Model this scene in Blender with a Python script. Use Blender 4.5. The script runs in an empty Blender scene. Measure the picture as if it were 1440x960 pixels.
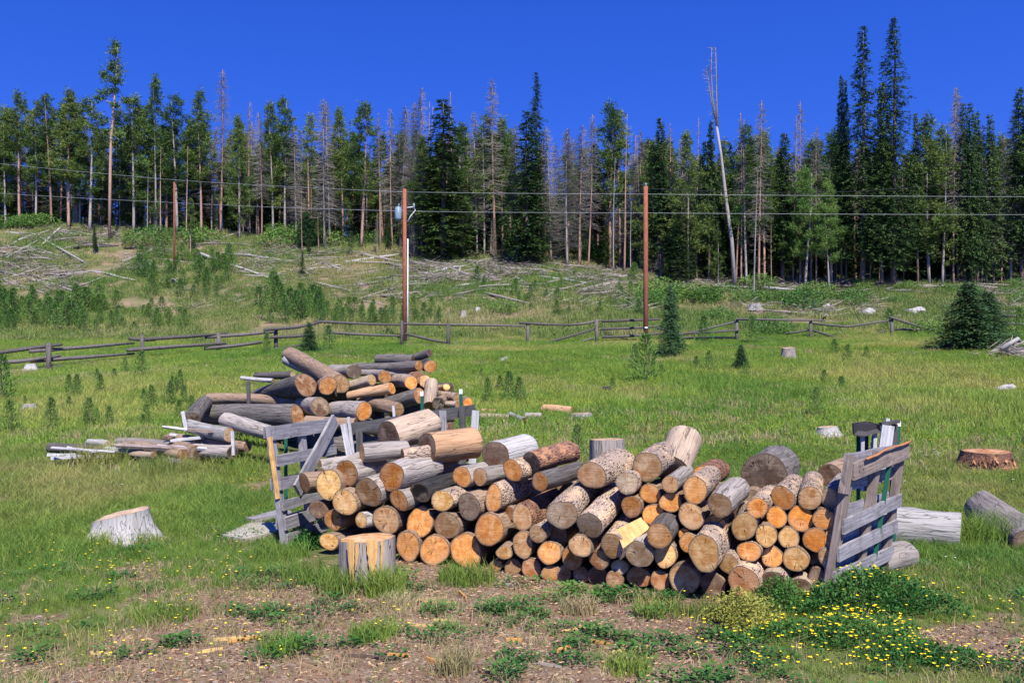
import bpy, math, random
import numpy as np
from mathutils import Vector, Matrix, Quaternion

# ---------------------------------------------------------------- camera, sky, sun, exposure
random.seed(11); rng = np.random.default_rng(11)
F, CX, HR, CH = 1247.0, 720.0, 525.0, 1.6      # focal length in photo pixels, image centre, horizon row, eye height
scene = bpy.context.scene
cam_d = bpy.data.cameras.new("camera"); cam = bpy.data.objects.new("camera", cam_d)
scene.collection.objects.link(cam); scene.camera = cam
cam.location = (0, 0, CH); cam.rotation_euler = (math.radians(90), 0, 0)
cam_d.sensor_width = 36; cam_d.lens = 36 * F / 1440; cam_d.shift_y = (HR - 480) / 1440
cam_d.clip_start = 0.1; cam_d.clip_end = 3000

SUN_EL, SUN_AZ = math.radians(51), math.radians(17)   # azimuth to the right of straight behind the camera
world = bpy.data.worlds.new("World"); scene.world = world; world.use_nodes = True
nt = world.node_tree; nt.nodes.clear()
wo = nt.nodes.new("ShaderNodeOutputWorld"); bg = nt.nodes.new("ShaderNodeBackground")
sky = nt.nodes.new("ShaderNodeTexSky"); sky.sky_type = 'NISHITA'; sky.sun_disc = False
sky.sun_elevation = SUN_EL; sky.sun_rotation = math.radians(180) - SUN_AZ
sky.altitude = 2700; sky.air_density = 1.5; sky.dust_density = 0.0; sky.ozone_density = 5.0
tc = nt.nodes.new("ShaderNodeTexCoord"); mp = nt.nodes.new("ShaderNodeMapping")
mp.inputs['Location'].default_value = (0, 0, 0.25)
hs = nt.nodes.new("ShaderNodeHueSaturation"); hs.inputs['Saturation'].default_value = 1.31
hs.inputs['Hue'].default_value = 0.53
hs.inputs['Value'].default_value = 1.0
nt.links.new(tc.outputs['Generated'], mp.inputs['Vector']); nt.links.new(mp.outputs[0], sky.inputs[0])
nt.links.new(sky.outputs[0], hs.inputs['Color']); nt.links.new(hs.outputs[0], bg.inputs['Color'])
bg.inputs['Strength'].default_value = 0.15
nt.links.new(bg.outputs[0], wo.inputs[0])
sd = bpy.data.lights.new("sun", 'SUN'); sd.energy = 5.0; sd.angle = math.radians(0.53); sd.color = (1.0, 0.95, 0.87)
so = bpy.data.objects.new("sun", sd); scene.collection.objects.link(so)
sv = Vector((math.sin(SUN_AZ) * math.cos(SUN_EL), -math.cos(SUN_AZ) * math.cos(SUN_EL), math.sin(SUN_EL)))
so.rotation_euler = sv.to_track_quat('Z', 'Y').to_euler(); so.location = (5, -10, 30)
vs = scene.view_settings
vs.view_transform = 'Standard'; vs.look = 'None'; vs.exposure = 0.78; vs.gamma = 1.0; vs.use_curve_mapping = False
scene.cycles.max_bounces = 5; scene.cycles.transparent_max_bounces = 4

# ---------------------------------------------------------------- helpers
C = scene.collection
def link(o): C.objects.link(o); return o
def P(px, py, Y): return Vector(((px - CX) / F * Y, Y, CH + (HR - py) / F * Y))

def vnoise(x, y, s=0):
    x = np.asarray(x, float); y = np.asarray(y, float)
    xi = np.floor(x).astype(np.int64); yi = np.floor(y).astype(np.int64); xf = x - xi; yf = y - yi
    def h(a, b):
        n = (a * 374761393 + b * 668265263 + s * 974634777) & 0xffffffff
        n = ((n ^ (n >> 13)) * 1274126177) & 0xffffffff
        return ((n ^ (n >> 16)) & 0xffff) / 65535.0
    u = xf * xf * (3 - 2 * xf); v = yf * yf * (3 - 2 * yf)
    return (h(xi, yi) * (1 - u) + h(xi + 1, yi) * u) * (1 - v) + (h(xi, yi + 1) * (1 - u) + h(xi + 1, yi + 1) * u) * v
def fbm(x, y, s=0, o=3):
    r = 0; a = 0.5
    for k in range(o): r = r + a * vnoise(np.asarray(x) * 2 ** k, np.asarray(y) * 2 ** k, s + k); a *= .5
    return r / (1 - .5 ** o)

# terrain profile, a height field: knots along the depth for five view sectors
_YK = [0, 10, 13, 20, 33, 42, 50, 58, 66, 74, 80, 100, 200, 900]
_UK = [-900, 0, 360, 720, 1080, 1440, 2300]
_ZK = [[0, 0, .3, .9, 1.6, 2.8, 4.2, 6.2, 9.0, 12.6, 15.2, 17.5, 22, 20],
       [0, 0, .3, .9, 1.6, 2.8, 4.0, 5.6, 8.5, 12.3, 15.0, 17.0, 22, 20],
       [0, 0, .3, 1.0, 2.2, 2.7, 3.8, 5.55, 8.2, 11.7, 14.1, 16.5, 22, 20],
       [0, 0, .3, 1.0, 2.2, 2.9, 4.1, 6.25, 9.0, 11.3, 12.7, 15.0, 22, 20],
       [0, 0, .3, 1.0, 2.26, 3.1, 4.3, 6.1, 7.95, 9.4, 10.4, 13.0, 22, 20],
       [0, 0, .3, 1.0, 2.5, 3.45, 4.6, 6.25, 8.1, 9.5, 10.5, 13.0, 22, 20],
       [0, 0, .3, 1.1, 2.6, 3.6, 4.8, 6.5, 8.3, 9.7, 10.7, 13.0, 22, 20]]
_ug = np.arange(-900, 2301, 40.0); _yg = np.arange(0, 901, 1.0)
_T = np.array([np.interp(_yg, _YK, z) for z in _ZK])
_T = np.array([np.interp(_ug, _UK, _T[:, j]) for j in range(len(_yg))]).T
def _sm(a, k, ax):
    w = np.ones(k) / k
    return np.apply_along_axis(lambda v: np.convolve(np.pad(v, k // 2, mode='edge'), w, 'valid'), ax, a)
_T = _sm(_sm(_T, 5, 1), 3, 1); _T = _sm(_T, 5, 0)
def Hn(x, y):
    x = np.asarray(x, float); y = np.asarray(y, float)
    ye = np.clip(y, 0.01, 899); u = np.clip(CX + F * x / np.maximum(ye, 6.0), -899, 2299)
    a = (u + 900) / 40; i = np.floor(a).astype(int); a = a - i
    b = ye; j = np.floor(b).astype(int); b = b - j
    i1 = np.minimum(i + 1, len(_ug) - 1); j1 = np.minimum(j + 1, len(_yg) - 1)
    z = (_T[i, j] * (1 - a) + _T[i1, j] * a) * (1 - b) + (_T[i, j1] * (1 - a) + _T[i1, j1] * a) * b
    n = (fbm(x * .8, y * .8, 3) - .5) * .05 * np.clip((y - 8) / 6, 0.5, 1)
    n = n + (fbm(x * .25, y * .25, 5) - .5) * np.clip((y - 42) / 20, 0, 1) * 1.1 + (fbm(x * .2, y * .2, 9) - .5) * .3 * np.clip((y - 12) / 10, 0, 1)
    return z + n
def H(x, y): return float(Hn(x, y))
def G(px, py, ymax=95, ymin=3.5):
    """the ground point that the photo shows at this pixel"""
    Ys = _GY[(_GY >= ymin) & (_GY < ymax)]; x = (px - CX) / F * Ys; z = CH + (HR - py) / F * Ys; hz = Hn(x, Ys)
    k = np.nonzero(z <= hz)[0]
    if len(k): k = k[0]; return Vector((x[k], Ys[k], hz[k]))
    p = P(px, py, 80); return Vector((p.x, 80, H(p.x, 80)))
_GY = np.geomspace(3, 120, 620)

def dirt_mask(x, y):
    """bare chip-covered earth in front of the stack"""
    x = np.asarray(x, float); y = np.asarray(y, float)
    line = 7.45 - .32 * (x + 1.5)                       # foot of the stack
    d = np.minimum((line + .5 - y) / .5, 1)
    left = np.clip((x + 2.75 + (y - 5.3) * -.32) / .7, 0, 1)
    right = np.clip((1.75 + (y - 5.3) * .2 - x) / .6, 0, 1)
    m = np.clip(d, 0, 1) * left * right
    m = np.maximum(m, np.clip(1 - ((x - 2.9) ** 2 / .35 + (y - 5.2) ** 2 / .3), 0, 1))
    m = np.maximum(m, .8 * np.clip(1 - ((x + 2.6) ** 2 / .5 + (y - 4.9) ** 2 / .25), 0, 1))
    n = fbm(x * 1.9, y * 1.9, 21)
    return np.clip((m - .02 - (n - .40) * 1.5) * 3.2, 0, 1)

class MB:
    def __init__(s): s.v = []; s.f = []; s.m = []; s.n = 0; s.g = {}
    def add(s, vs_, fs, m=0, g=None):
        if g: s.g[s.n] = g
        vs_ = [tuple(v) for v in vs_]; b = s.n; s.v += vs_; s.n += len(vs_)
        s.f += [tuple(i + b for i in f) for f in fs]; s.m += [m] * len(fs)
    def tube(s, pts, rad, seg=8, m=0, cap=True, jit=0.0, capm=None):
        pts = [Vector(p) for p in pts]; vs_ = []; fs = []
        if isinstance(rad, (int, float)): rad = [rad] * len(pts)
        ph = [random.uniform(-1, 1) for _ in range(seg)]
        t = (pts[-1] - pts[0]).normalized(); a = t.orthogonal().normalized()
        for i, p in enumerate(pts):
            d = (pts[min(i + 1, len(pts) - 1)] - pts[max(i - 1, 0)]).normalized()
            a = (a - d * a.dot(d)).normalized(); b = d.cross(a)
            for k in range(seg):
                w = 2 * math.pi * k / seg; r = rad[i] * (1 + jit * (ph[k] * .7 + random.uniform(-.3, .3)))
                vs_.append(p + (a * math.cos(w) + b * math.sin(w)) * r)
        for i in range(len(pts) - 1):
            for k in range(seg):
                k2 = (k + 1) % seg; fs.append((i * seg + k, i * seg + k2, (i + 1) * seg + k2, (i + 1) * seg + k))
        s.add(vs_, fs, m)
        if cap:
            b0 = s.n - len(vs_)
            cm = m if capm is None else capm
            s.f.append(tuple(b0 + k for k in reversed(range(seg)))); s.m.append(cm)
            e = b0 + (len(pts) - 1) * seg
            s.f.append(tuple(e + k for k in range(seg))); s.m.append(cm)
    def beam(s, p0, p1, w, h, up=(0, 0, 1), m=0, wob=0.0, n=1):
        """board from p0 to p1: w across, h along up"""
        p0 = Vector(p0); p1 = Vector(p1); d = (p1 - p0).normalized(); up = Vector(up)
        sx = d.cross(up).normalized(); u2 = sx.cross(d).normalized(); vs_ = []; g = []; ro = random.uniform(0, 50); ln = (p1 - p0).length
        for i in range(n + 1):
            c = p0.lerp(p1, i / n)
            for (a, b) in ((-1, -1), (1, -1), (1, 1), (-1, 1)):
                vs_.append(c + sx * (a * w / 2) + u2 * (b * h / 2 + random.uniform(-wob, wob))); g.append((ro + ln * i / n, ro + a * w / 2, b * h / 2))
        fs = []
        for i in range(n):
            o = i * 4
            for k in range(4): fs.append((o + k, o + (k + 1) % 4, o + 4 + (k + 1) % 4, o + 4 + k))
        fs.append((3, 2, 1, 0)); o = n * 4; fs.append((o, o + 1, o + 2, o + 3))
        s.add(vs_, fs, m, g)
    def kites(s, cen, dirs, nor, L, W, m=0):
        """many small leaf-shaped quads at once"""
        cen = np.asarray(cen); dirs = np.asarray(dirs); nor = np.asarray(nor)
        dirs = dirs / (np.linalg.norm(dirs, axis=1, keepdims=True) + 1e-9)
        sd_ = np.cross(dirs, nor); sd_ /= (np.linalg.norm(sd_, axis=1, keepdims=True) + 1e-9)
        L = np.broadcast_to(np.asarray(L, float).reshape(-1, 1), (len(cen), 1)); W = np.broadcast_to(np.asarray(W, float).reshape(-1, 1), (len(cen), 1))
        q = np.stack([cen, cen + dirs * L * .45 + sd_ * W * .5, cen + dirs * L, cen + dirs * L * .45 - sd_ * W * .5], 1).reshape(-1, 3)
        b = s.n; s.v += [tuple(v) for v in q.tolist()]; s.n += len(q)
        s.f += [(b + 4 * i, b + 4 * i + 1, b + 4 * i + 2, b + 4 * i + 3) for i in range(len(cen))]; s.m += [m] * len(cen)
    def mesh(s, name, mats, smooth=True):
        me = bpy.data.meshes.new(name); me.from_pydata(s.v, [], s.f)
        for m in (mats if isinstance(mats, (list, tuple)) else [mats]): me.materials.append(m)
        me.polygons.foreach_set('material_index', s.m)
        if smooth: me.polygons.foreach_set('use_smooth', [True] * len(s.f))
        if s.g:
            ga = np.zeros((len(s.v), 3), np.float32)
            for b, g in s.g.items(): ga[b:b + len(g)] = g
            at = me.attributes.new('grain', 'FLOAT_VECTOR', 'POINT'); at.data.foreach_set('vector', ga.ravel())
        me.update(); return me
    def build(s, name, mats, parent=None, smooth=True):
        o = bpy.data.objects.new(name, s.mesh(name, mats, smooth)); link(o)
        if parent is not None: o.parent = parent
        return o
def tag(o, label, cat, group=None):
    o['label'] = label; o['category'] = cat
    if group: o['group'] = group
    return o
def thing(name, label, cat, loc=(0, 0, 0), group=None):
    o = bpy.data.objects.new(name, None); link(o); o.location = loc; o.empty_display_size = .2
    return tag(o, label, cat, group)
def kind(o, k, label=None):
    o['kind'] = k
    if label: o['label'] = label
    return o
def clone(root, loc, rz=0, scale=(1, 1, 1), label=None, group=None):
    r = root.copy(); link(r); r.location = loc; r.rotation_euler = (root.rotation_euler.x, root.rotation_euler.y, rz); r.scale = scale
    if label: r['label'] = label
    if group: r['group'] = group
    for ch in root.children:
        c = ch.copy(); link(c); c.parent = r
    return r

# ---------------------------------------------------------------- materials
class NT:
    def __init__(s, name):
        s.m = bpy.data.materials.new(name); s.m.use_nodes = True; s.t = s.m.node_tree; s.t.nodes.clear()
        s.out = s.t.nodes.new("ShaderNodeOutputMaterial"); s.b = s.t.nodes.new("ShaderNodeBsdfPrincipled")
        s.t.links.new(s.b.outputs[0], s.out.inputs[0]); s.b.inputs['Specular IOR Level'].default_value = .25; s.b.inputs['Roughness'].default_value = .85
    def n(s, t, **k):
        nd = s.t.nodes.new(t)
        for a, v in k.items():
            if hasattr(nd, a): setattr(nd, a, v)
            else: nd.inputs[a].default_value = v
        return nd
    def l(s, a, b): s.t.links.new(a, b)
    def coord(s, w='Object', scale=(1, 1, 1)):
        c = s.n("ShaderNodeTexCoord"); m = s.n("ShaderNodeMapping"); m.inputs['Scale'].default_value = scale
        s.l(c.outputs[w], m.inputs[0]); return m.outputs[0]
    def pos(s, scale=(1, 1, 1)):
        c = s.n("ShaderNodeNewGeometry"); m = s.n("ShaderNodeMapping"); m.inputs['Scale'].default_value = scale
        s.l(c.outputs['Position'], m.inputs[0]); return m.outputs[0]
    def noise(s, vec, sc, det=4, rough=.6, dist=0):
        n = s.n("ShaderNodeTexNoise"); n.inputs['Scale'].default_value = sc; n.inputs['Detail'].default_value = det
        n.inputs['Roughness'].default_value = rough; n.inputs['Distortion'].default_value = dist; s.l(vec, n.inputs['Vector']); return n.outputs['Fac']
    def vor(s, vec, sc, feat='F1', out='Distance'):
        n = s.n("ShaderNodeTexVoronoi"); n.feature = feat; n.inputs['Scale'].default_value = sc; s.l(vec, n.inputs['Vector']); return n.outputs[out]
    def ramp(s, fac, stops):
        r = s.n("ShaderNodeValToRGB"); e = r.color_ramp.elements
        while len(e) < len(stops): e.new(.5)
        for i, (p, c) in enumerate(stops):
            e[i].position = p; e[i].color = tuple(c) + (1,) if not isinstance(c, (int, float)) else (c, c, c, 1)
        s.l(fac, r.inputs[0]); return r.outputs[0]
    def mix(s, f, a, b, mode='MIX'):
        m = s.n("ShaderNodeMix"); m.data_type = 'RGBA'; m.blend_type = mode
        for sk, v in ((0, f), (6, a), (7, b)):
            if isinstance(v, (int, float)): m.inputs[sk].default_value = v
            elif isinstance(v, tuple): m.inputs[sk].default_value = v + (1,)
            else: s.l(v, m.inputs[sk])
        return m.outputs[2]
    def math(s, op, a, b=0.0, c=None):
        m = s.n("ShaderNodeMath"); m.operation = op
        for i, v in enumerate((a, b) + ((c,) if c is not None else ())):
            if isinstance(v, (int, float)): m.inputs[i].default_value = v
            else: s.l(v, m.inputs[i])
        return m.outputs[0]
    def bump(s, h, st=.5, d=.02):
        b = s.n("ShaderNodeBump"); b.inputs['Strength'].default_value = st; b.inputs['Distance'].default_value = d
        s.l(h, b.inputs['Height']); s.l(b.outputs[0], s.b.inputs['Normal'])
    def col(s, c): s.l(c, s.b.inputs['Base Color']) if not isinstance(c, tuple) else s.b.inputs['Base Color'].__setattr__('default_value', c + (1,))

def mat_plain(name, c, rough=.6, metal=0, var=.25):
    t = NT(name); v = t.coord(); n = t.noise(v, 9, 5)
    t.col(t.mix(n, tuple(x * (1 - var) for x in c), tuple(min(1, x * (1 + var)) for x in c)))
    t.b.inputs['Roughness'].default_value = rough; t.b.inputs['Metallic'].default_value = metal; return t.m

def mat_bark(name, dark, mid, light, flaky=False, stretch=10, bump=.8):
    """local z runs along the log"""
    t = NT(name); oi = t.n("ShaderNodeObjectInfo")
    c = t.n("ShaderNodeTexCoord"); add = t.n("ShaderNodeVectorMath"); add.operation = 'ADD'
    sc = t.n("ShaderNodeVectorMath"); sc.operation = 'SCALE'; sc.inputs[0].default_value = (13.1, 7.7, 5.3); t.l(oi.outputs['Random'], sc.inputs['Scale'])
    t.l(c.outputs['Object'], add.inputs[0]); t.l(sc.outputs[0], add.inputs[1])
    m = t.n("ShaderNodeMapping"); m.inputs['Scale'].default_value = (1, 1, .09 if not flaky else .5); t.l(add.outputs[0], m.inputs[0]); v = m.outputs[0]
    n1 = t.noise(v, 45 if not flaky else 26, 6, .65, .3); n2 = t.noise(add.outputs[0], 5 if not flaky else 11, 5)
    if flaky:
        vo = t.vor(v, 85); n3 = t.noise(add.outputs[0], 70, 3)
        f = t.math('ADD', t.math('MULTIPLY', vo, .8), t.math('MULTIPLY', n1, .75))
        base = t.ramp(f, [(.34, light), (.60, mid), (.84, mid), (.98, dark)])
        patch = t.ramp(n2, [(.52, (0, 0, 0)), (.60, (1, 1, 1))])
        base = t.mix(patch, base, t.mix(n1, tuple(x * .8 for x in mid), tuple(min(.8, x * 1.2) for x in (light[0], light[1] * .78, light[2] * .55))))
        hgt = t.math('SUBTRACT', 1.0, f)
    else:
        base = t.ramp(n1, [(.22, dark), (.46, mid), (.78, light)])
        base = t.mix(t.ramp(n2, [(.4, 0.0), (.65, 0.55)]), base, tuple(min(1, x * 1.35) for x in mid))
        cr = t.noise(v, 16, 2, .5); crk = t.ramp(cr, [(.485, 1.0), (.498, 0.35), (.502, 0.35), (.515, 1.0)])
        base = t.mix(1.0, base, crk, 'MULTIPLY')
        hgt = t.math('ADD', n1, t.math('MULTIPLY', crk, .6))
    br = t.math('ADD', t.math('MULTIPLY', oi.outputs['Random'], .5), .75)
    hv = t.n("ShaderNodeHueSaturation"); t.l(base, hv.inputs['Color']); t.l(br, hv.inputs['Value'])
    t.col(hv.outputs[0]); t.b.inputs['Roughness'].default_value = .9; t.bump(hgt, bump, .012 if not flaky else .02); return t.m

def mat_end():
    """sawn end grain; object colour gives the wood's colour"""
    t = NT("cut_end_grain"); oi = t.n("ShaderNodeObjectInfo")
    c = t.n("ShaderNodeTexCoord"); nz = t.n("ShaderNodeTexNoise"); nz.inputs['Scale'].default_value = 14; nz.inputs['Detail'].default_value = 3
    rv = t.n("ShaderNodeVectorMath"); rv.operation = 'SCALE'; rv.inputs[0].default_value = (31, 17, 11); t.l(oi.outputs['Random'], rv.inputs['Scale'])
    av = t.n("ShaderNodeVectorMath"); av.operation = 'ADD'; t.l(c.outputs['Object'], av.inputs[0]); t.l(rv.outputs[0], av.inputs[1])
    t.l(av.outputs[0], nz.inputs['Vector'])
    sep = t.n("ShaderNodeSeparateXYZ"); t.l(c.outputs['Object'], sep.inputs[0])
    n0 = t.math('MULTIPLY', t.math('SUBTRACT', nz.outputs['Fac'], .5), .03)
    offx = t.math('MULTIPLY', t.math('SUBTRACT', oi.outputs['Random'], .5), .03)
    x = t.math('ADD', sep.outputs[0], offx); y = t.math('ADD', sep.outputs[1], t.math('MULTIPLY', offx, -.7))
    r = t.math('ADD', t.math('SQRT', t.math('ADD', t.math('MULTIPLY', x, x), t.math('MULTIPLY', y, y))), n0)
    ring = t.math('SINE', t.math('MULTIPLY', r, 620)); ringw = t.math('SINE', t.math('MULTIPLY', r, 150))
    ang = t.math('ARCTAN2', y, x)
    cv = t.n("ShaderNodeCombineXYZ"); t.l(t.math('MULTIPLY', ang, 1.0), cv.inputs[0]); t.l(t.math('MULTIPLY', r, 1.2), cv.inputs[1]); t.l(t.math('MULTIPLY', oi.outputs['Random'], 57), cv.inputs[2])
    an = t.n("ShaderNodeTexNoise"); an.inputs['Scale'].default_value = 1.6; an.inputs['Detail'].default_value = 2; t.l(cv.outputs[0], an.inputs['Vector'])
    # radial checks: thin, widening towards the rim
    crack = t.math('ABSOLUTE', t.math('SUBTRACT', an.outputs['Fac'], .5))
    blotch0 = t.noise(av.outputs[0], 6, 2)
    ck = t.ramp(t.math('ADD', t.math('DIVIDE', crack, .010), t.math('MULTIPLY', t.ramp(blotch0, [(.46, 0.0), (.56, 1.0)]), 1.0)), [(.25, 0.0), (.9, 1.0)])
    an2 = t.n("ShaderNodeTexNoise"); an2.inputs['Scale'].default_value = 9; an2.inputs['Detail'].default_value = 3; t.l(cv.outputs[0], an2.inputs['Vector'])
    # saw marks across the face
    sm = t.n("ShaderNodeMapping"); sm.inputs['Scale'].default_value = (3, 60, 1); sm.inputs['Rotation'].default_value = (0, 0, .7)
    t.l(av.outputs[0], sm.inputs[0]); saw = t.noise(sm.outputs[0], 1.6, 4)
    blotch = t.noise(av.outputs[0], 16, 5, .6, .4); blotch2 = t.noise(av.outputs[0], 7, 4, .6)
    oc = oi.outputs['Color']
    dk = t.mix(1.0, oc, (.58, .38, .22), 'MULTIPLY'); lt = t.mix(.5, oc, (.92, .72, .46)); gy = t.mix(.5, oc, (.27, .22, .17))
    col = t.mix(t.ramp(blotch, [(.38, 0.0), (.60, .95)]), oc, dk)
    col = t.mix(t.ramp(blotch2, [(.48, 0.0), (.64, .75)]), col, lt)
    wx = t.noise(av.outputs[0], 4.3, 5, .7); col = t.mix(t.ramp(wx, [(.52, 0.0), (.66, .6)]), col, gy)
    col = t.mix(t.math('MULTIPLY', t.math('MULTIPLY_ADD', ring, .5, .5), .16), col, dk)
    col = t.mix(t.math('MULTIPLY', t.math('MULTIPLY_ADD', ringw, .5, .5), .16), col, dk)
    col = t.mix(t.math('MULTIPLY', t.ramp(an2.outputs['Fac'], [(.42, 0.0), (.62, 1.0)]), .40), col, dk)
    col = t.mix(t.ramp(saw, [(.4, 0.0), (.7, .45)]), col, dk)
    rim = t.n("ShaderNodeAttribute"); rim.attribute_name = 'rim'
    rr = t.math('ADD', rim.outputs['Fac'], t.math('MULTIPLY', t.math('SUBTRACT', blotch2, .5), .5))
    col = t.mix(t.ramp(rr, [(.72, 0.0), (.93, .65)]), col, t.mix(1.0, gy, (.75, .68, .6), 'MULTIPLY'))
    col = t.mix(t.ramp(t.math('ADD', rim.outputs['Fac'], t.math('MULTIPLY', t.math('SUBTRACT', nz.outputs['Fac'], .5), .10)), [(.925, 0.0), (.955, .8)]), col, (.10, .065, .045))
    col = t.mix(ck, (.03, .018, .01), col)
    t.col(col); t.b.inputs['Roughness'].default_value = .8
    t.bump(t.math('ADD', t.math('ADD', t.math('MULTIPLY', ck, 1.2), t.math('MULTIPLY', saw, .7)), t.math('MULTIPLY', ring, .08)), .7, .006)
    return t.m

def mat_board(name, dark, light):
    t = NT(name); v = t.coord('Object'); oi = t.n("ShaderNodeObjectInfo")
    gm = t.n("ShaderNodeAttribute"); gm.attribute_name = 'grain'
    m = t.n("ShaderNodeMapping"); m.inputs['Scale'].default_value = (3, 60, 60); t.l(gm.outputs['Vector'], m.inputs[0])
    n = t.noise(m.outputs[0], 1.0, 6, .65, .2); n2 = t.noise(v, 9, 4)
    c = t.ramp(n, [(.3, dark), (.52, tuple((a + b) / 2 for a, b in zip(dark, light))), (.72, light)])
    c = t.mix(t.ramp(n2, [(.5, 0.0), (.75, .6)]), c, tuple(x * .6 for x in dark)); t.col(c)
    kn = t.vor(v, 7); t.col(t.mix(t.ramp(kn, [(.05, 1.0), (.09, 0.0)]), c, (.05, .035, .025)))
    t.bump(n, .7, .006); return t.m

def mat_leaf(name, a, b, c, trans=.35, scale=.25, rough=.6):
    """foliage: colour varies over the place and from plant to plant, light passes through"""
    t = NT(name); oi = t.n("ShaderNodeObjectInfo"); v = t.pos(); n = t.noise(v, scale, 3); n2 = t.noise(v, 2.2 if scale < .6 else 9, 2)
    col = t.ramp(n, [(.36, a), (.52, b), (.66, c)])
    hv = t.n("ShaderNodeHueSaturation"); t.l(col, hv.inputs['Color'])
    t.l(t.math('MULTIPLY_ADD', n2, .8, t.math('MULTIPLY_ADD', oi.outputs['Random'], .45, .42)), hv.inputs['Value'])
    t.l(t.math('MULTIPLY_ADD', oi.outputs['Random'], -.035, .515), hv.inputs['Hue'])
    t.col(hv.outputs[0]); t.b.inputs['Roughness'].default_value = rough; t.b.inputs['Specular IOR Level'].default_value = .2
    tr = t.n("ShaderNodeBsdfTranslucent"); t.l(hv.outputs[0], tr.inputs[0]); mx = t.n("ShaderNodeMixShader"); mx.inputs[0].default_value = trans
    t.l(t.b.outputs[0], mx.inputs[1]); t.l(tr.outputs[0], mx.inputs[2]); t.l(mx.outputs[0], t.out.inputs[0]); return t.m

BARK = {
 'g': mat_bark("bark_gray", (.07, .06, .055), (.22, .19, .165), (.38, .345, .31)),
 'd': mat_bark("bark_dark_gray", (.02, .018, .017), (.085, .075, .068), (.21, .19, .175)),
 's': mat_bark("bark_scaly", (.07, .045, .035), (.33, .25, .19), (.62, .53, .44), True),
 'r': mat_bark("bark_reddish", (.05, .025, .017), (.20, .10, .065), (.42, .27, .19), True),
 'k': mat_bark("bark_charred", (.004, .004, .004), (.018, .017, .016), (.07, .065, .06)),
 'w': mat_bark("bark_silver", (.15, .135, .12), (.31, .295, .275), (.45, .435, .415), bump=.9),
 'b': mat_bark("bark_brown", (.06, .04, .028), (.2, .135, .09), (.36, .26, .185)),
 'o': mat_bark("bark_peeled_orange", (.14, .075, .035), (.40, .235, .125), (.60, .42, .26), bump=.5),
 't': mat_bark("bark_peeled_tan", (.13, .095, .065), (.31, .235, .165), (.47, .38, .29), bump=.5),
}
END = mat_end()
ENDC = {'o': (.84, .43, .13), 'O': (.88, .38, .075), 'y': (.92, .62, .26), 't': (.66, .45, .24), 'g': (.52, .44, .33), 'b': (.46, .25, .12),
        'k': (.012, .011, .011), 'd': (.115, .095, .08), 'n': (.19, .13, .09), 'l': (.58, .5, .4)}  # 'n' is dark brown wood, and also paints some ends that lie in shade
M_board_g = mat_board("board_gray", (.12, .11, .115), (.36, .345, .36))
M_board_l = mat_board("board_silver", (.28, .27, .27), (.6, .59, .6))
M_board_b = mat_board("board_brown", (.13, .10, .085), (.34, .27, .23))
M_board_d = mat_board("board_dark", (.035, .033, .033), (.12, .115, .115))
M_green_metal = mat_plain("green_paint", (.012, .085, .05), .5)
M_white_metal = mat_plain("white_paint", (.75, .75, .75), .5)
M_pole = mat_bark("pole_wood", (.06, .02, .012), (.21, .07, .04), (.33, .13, .08), bump=.3)
M_trunk_r = mat_bark("trunk_reddish", (.10, .055, .04), (.30, .18, .13), (.48, .34, .27), bump=.5)
M_trunk_g = mat_bark("trunk_gray", (.09, .08, .07), (.24, .21, .19), (.45, .42, .39), bump=.5)
M_trunk_d = mat_bark("trunk_dark", (.03, .022, .018), (.10, .075, .06), (.19, .15, .125), bump=.5)
M_twig = mat_plain("dead_twigs", (.20, .18, .15), .9)
M_twig_d = mat_plain("dark_twigs", (.085, .065, .06), .9)
M_pine = mat_leaf("needles_pine", (.062, .115, .026), (.095, .15, .034), (.13, .185, .044), .15, .3)
M_spruce = mat_leaf("needles_spruce", (.042, .088, .028), (.06, .11, .032), (.085, .135, .034), .12, .3)
M_fir = mat_leaf("needles_fir", (.035, .09, .036), (.045, .105, .04), (.06, .12, .04), .12, .8)
M_sap = mat_leaf("needles_sapling", (.075, .17, .035), (.10, .20, .04), (.13, .22, .05), .3, .4)
M_aspen = mat_leaf("leaves_aspen", (.10, .19, .045), (.125, .22, .05), (.15, .25, .06), .35, .5)
M_grass = mat_leaf("grass_blades", (.105, .22, .036), (.185, .27, .05), (.34, .32, .11), .4, .22)
M_grass_far = mat_leaf("grass_meadow", (.12, .245, .035), (.21, .32, .05), (.36, .37, .10), .4, .13)
M_grass_dry = mat_leaf("grass_dry", (.30, .25, .11), (.36, .30, .15), (.42, .36, .2), .3, .3)
M_hillgrass = mat_leaf("grass_hillside", (.11, .19, .04), (.17, .22, .06), (.30, .28, .12), .3, .12)
M_weed = mat_leaf("weed_leaves", (.035, .115, .025), (.055, .155, .03), (.09, .19, .04), .3, 1.2)
M_yellow = mat_plain("petal_yellow", (.95, .68, .02), .6, 0, .1)
M_whitep = mat_plain("petal_white", (.85, .85, .85), .6, 0, .05)
M_pink = mat_plain("petal_pink", (.85, .2, .45), .6, 0, .1)
M_rock = mat_plain("rock_pale", (.34, .32, .30), .9, 0, .4)
M_stumpw = BARK['w']

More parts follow.
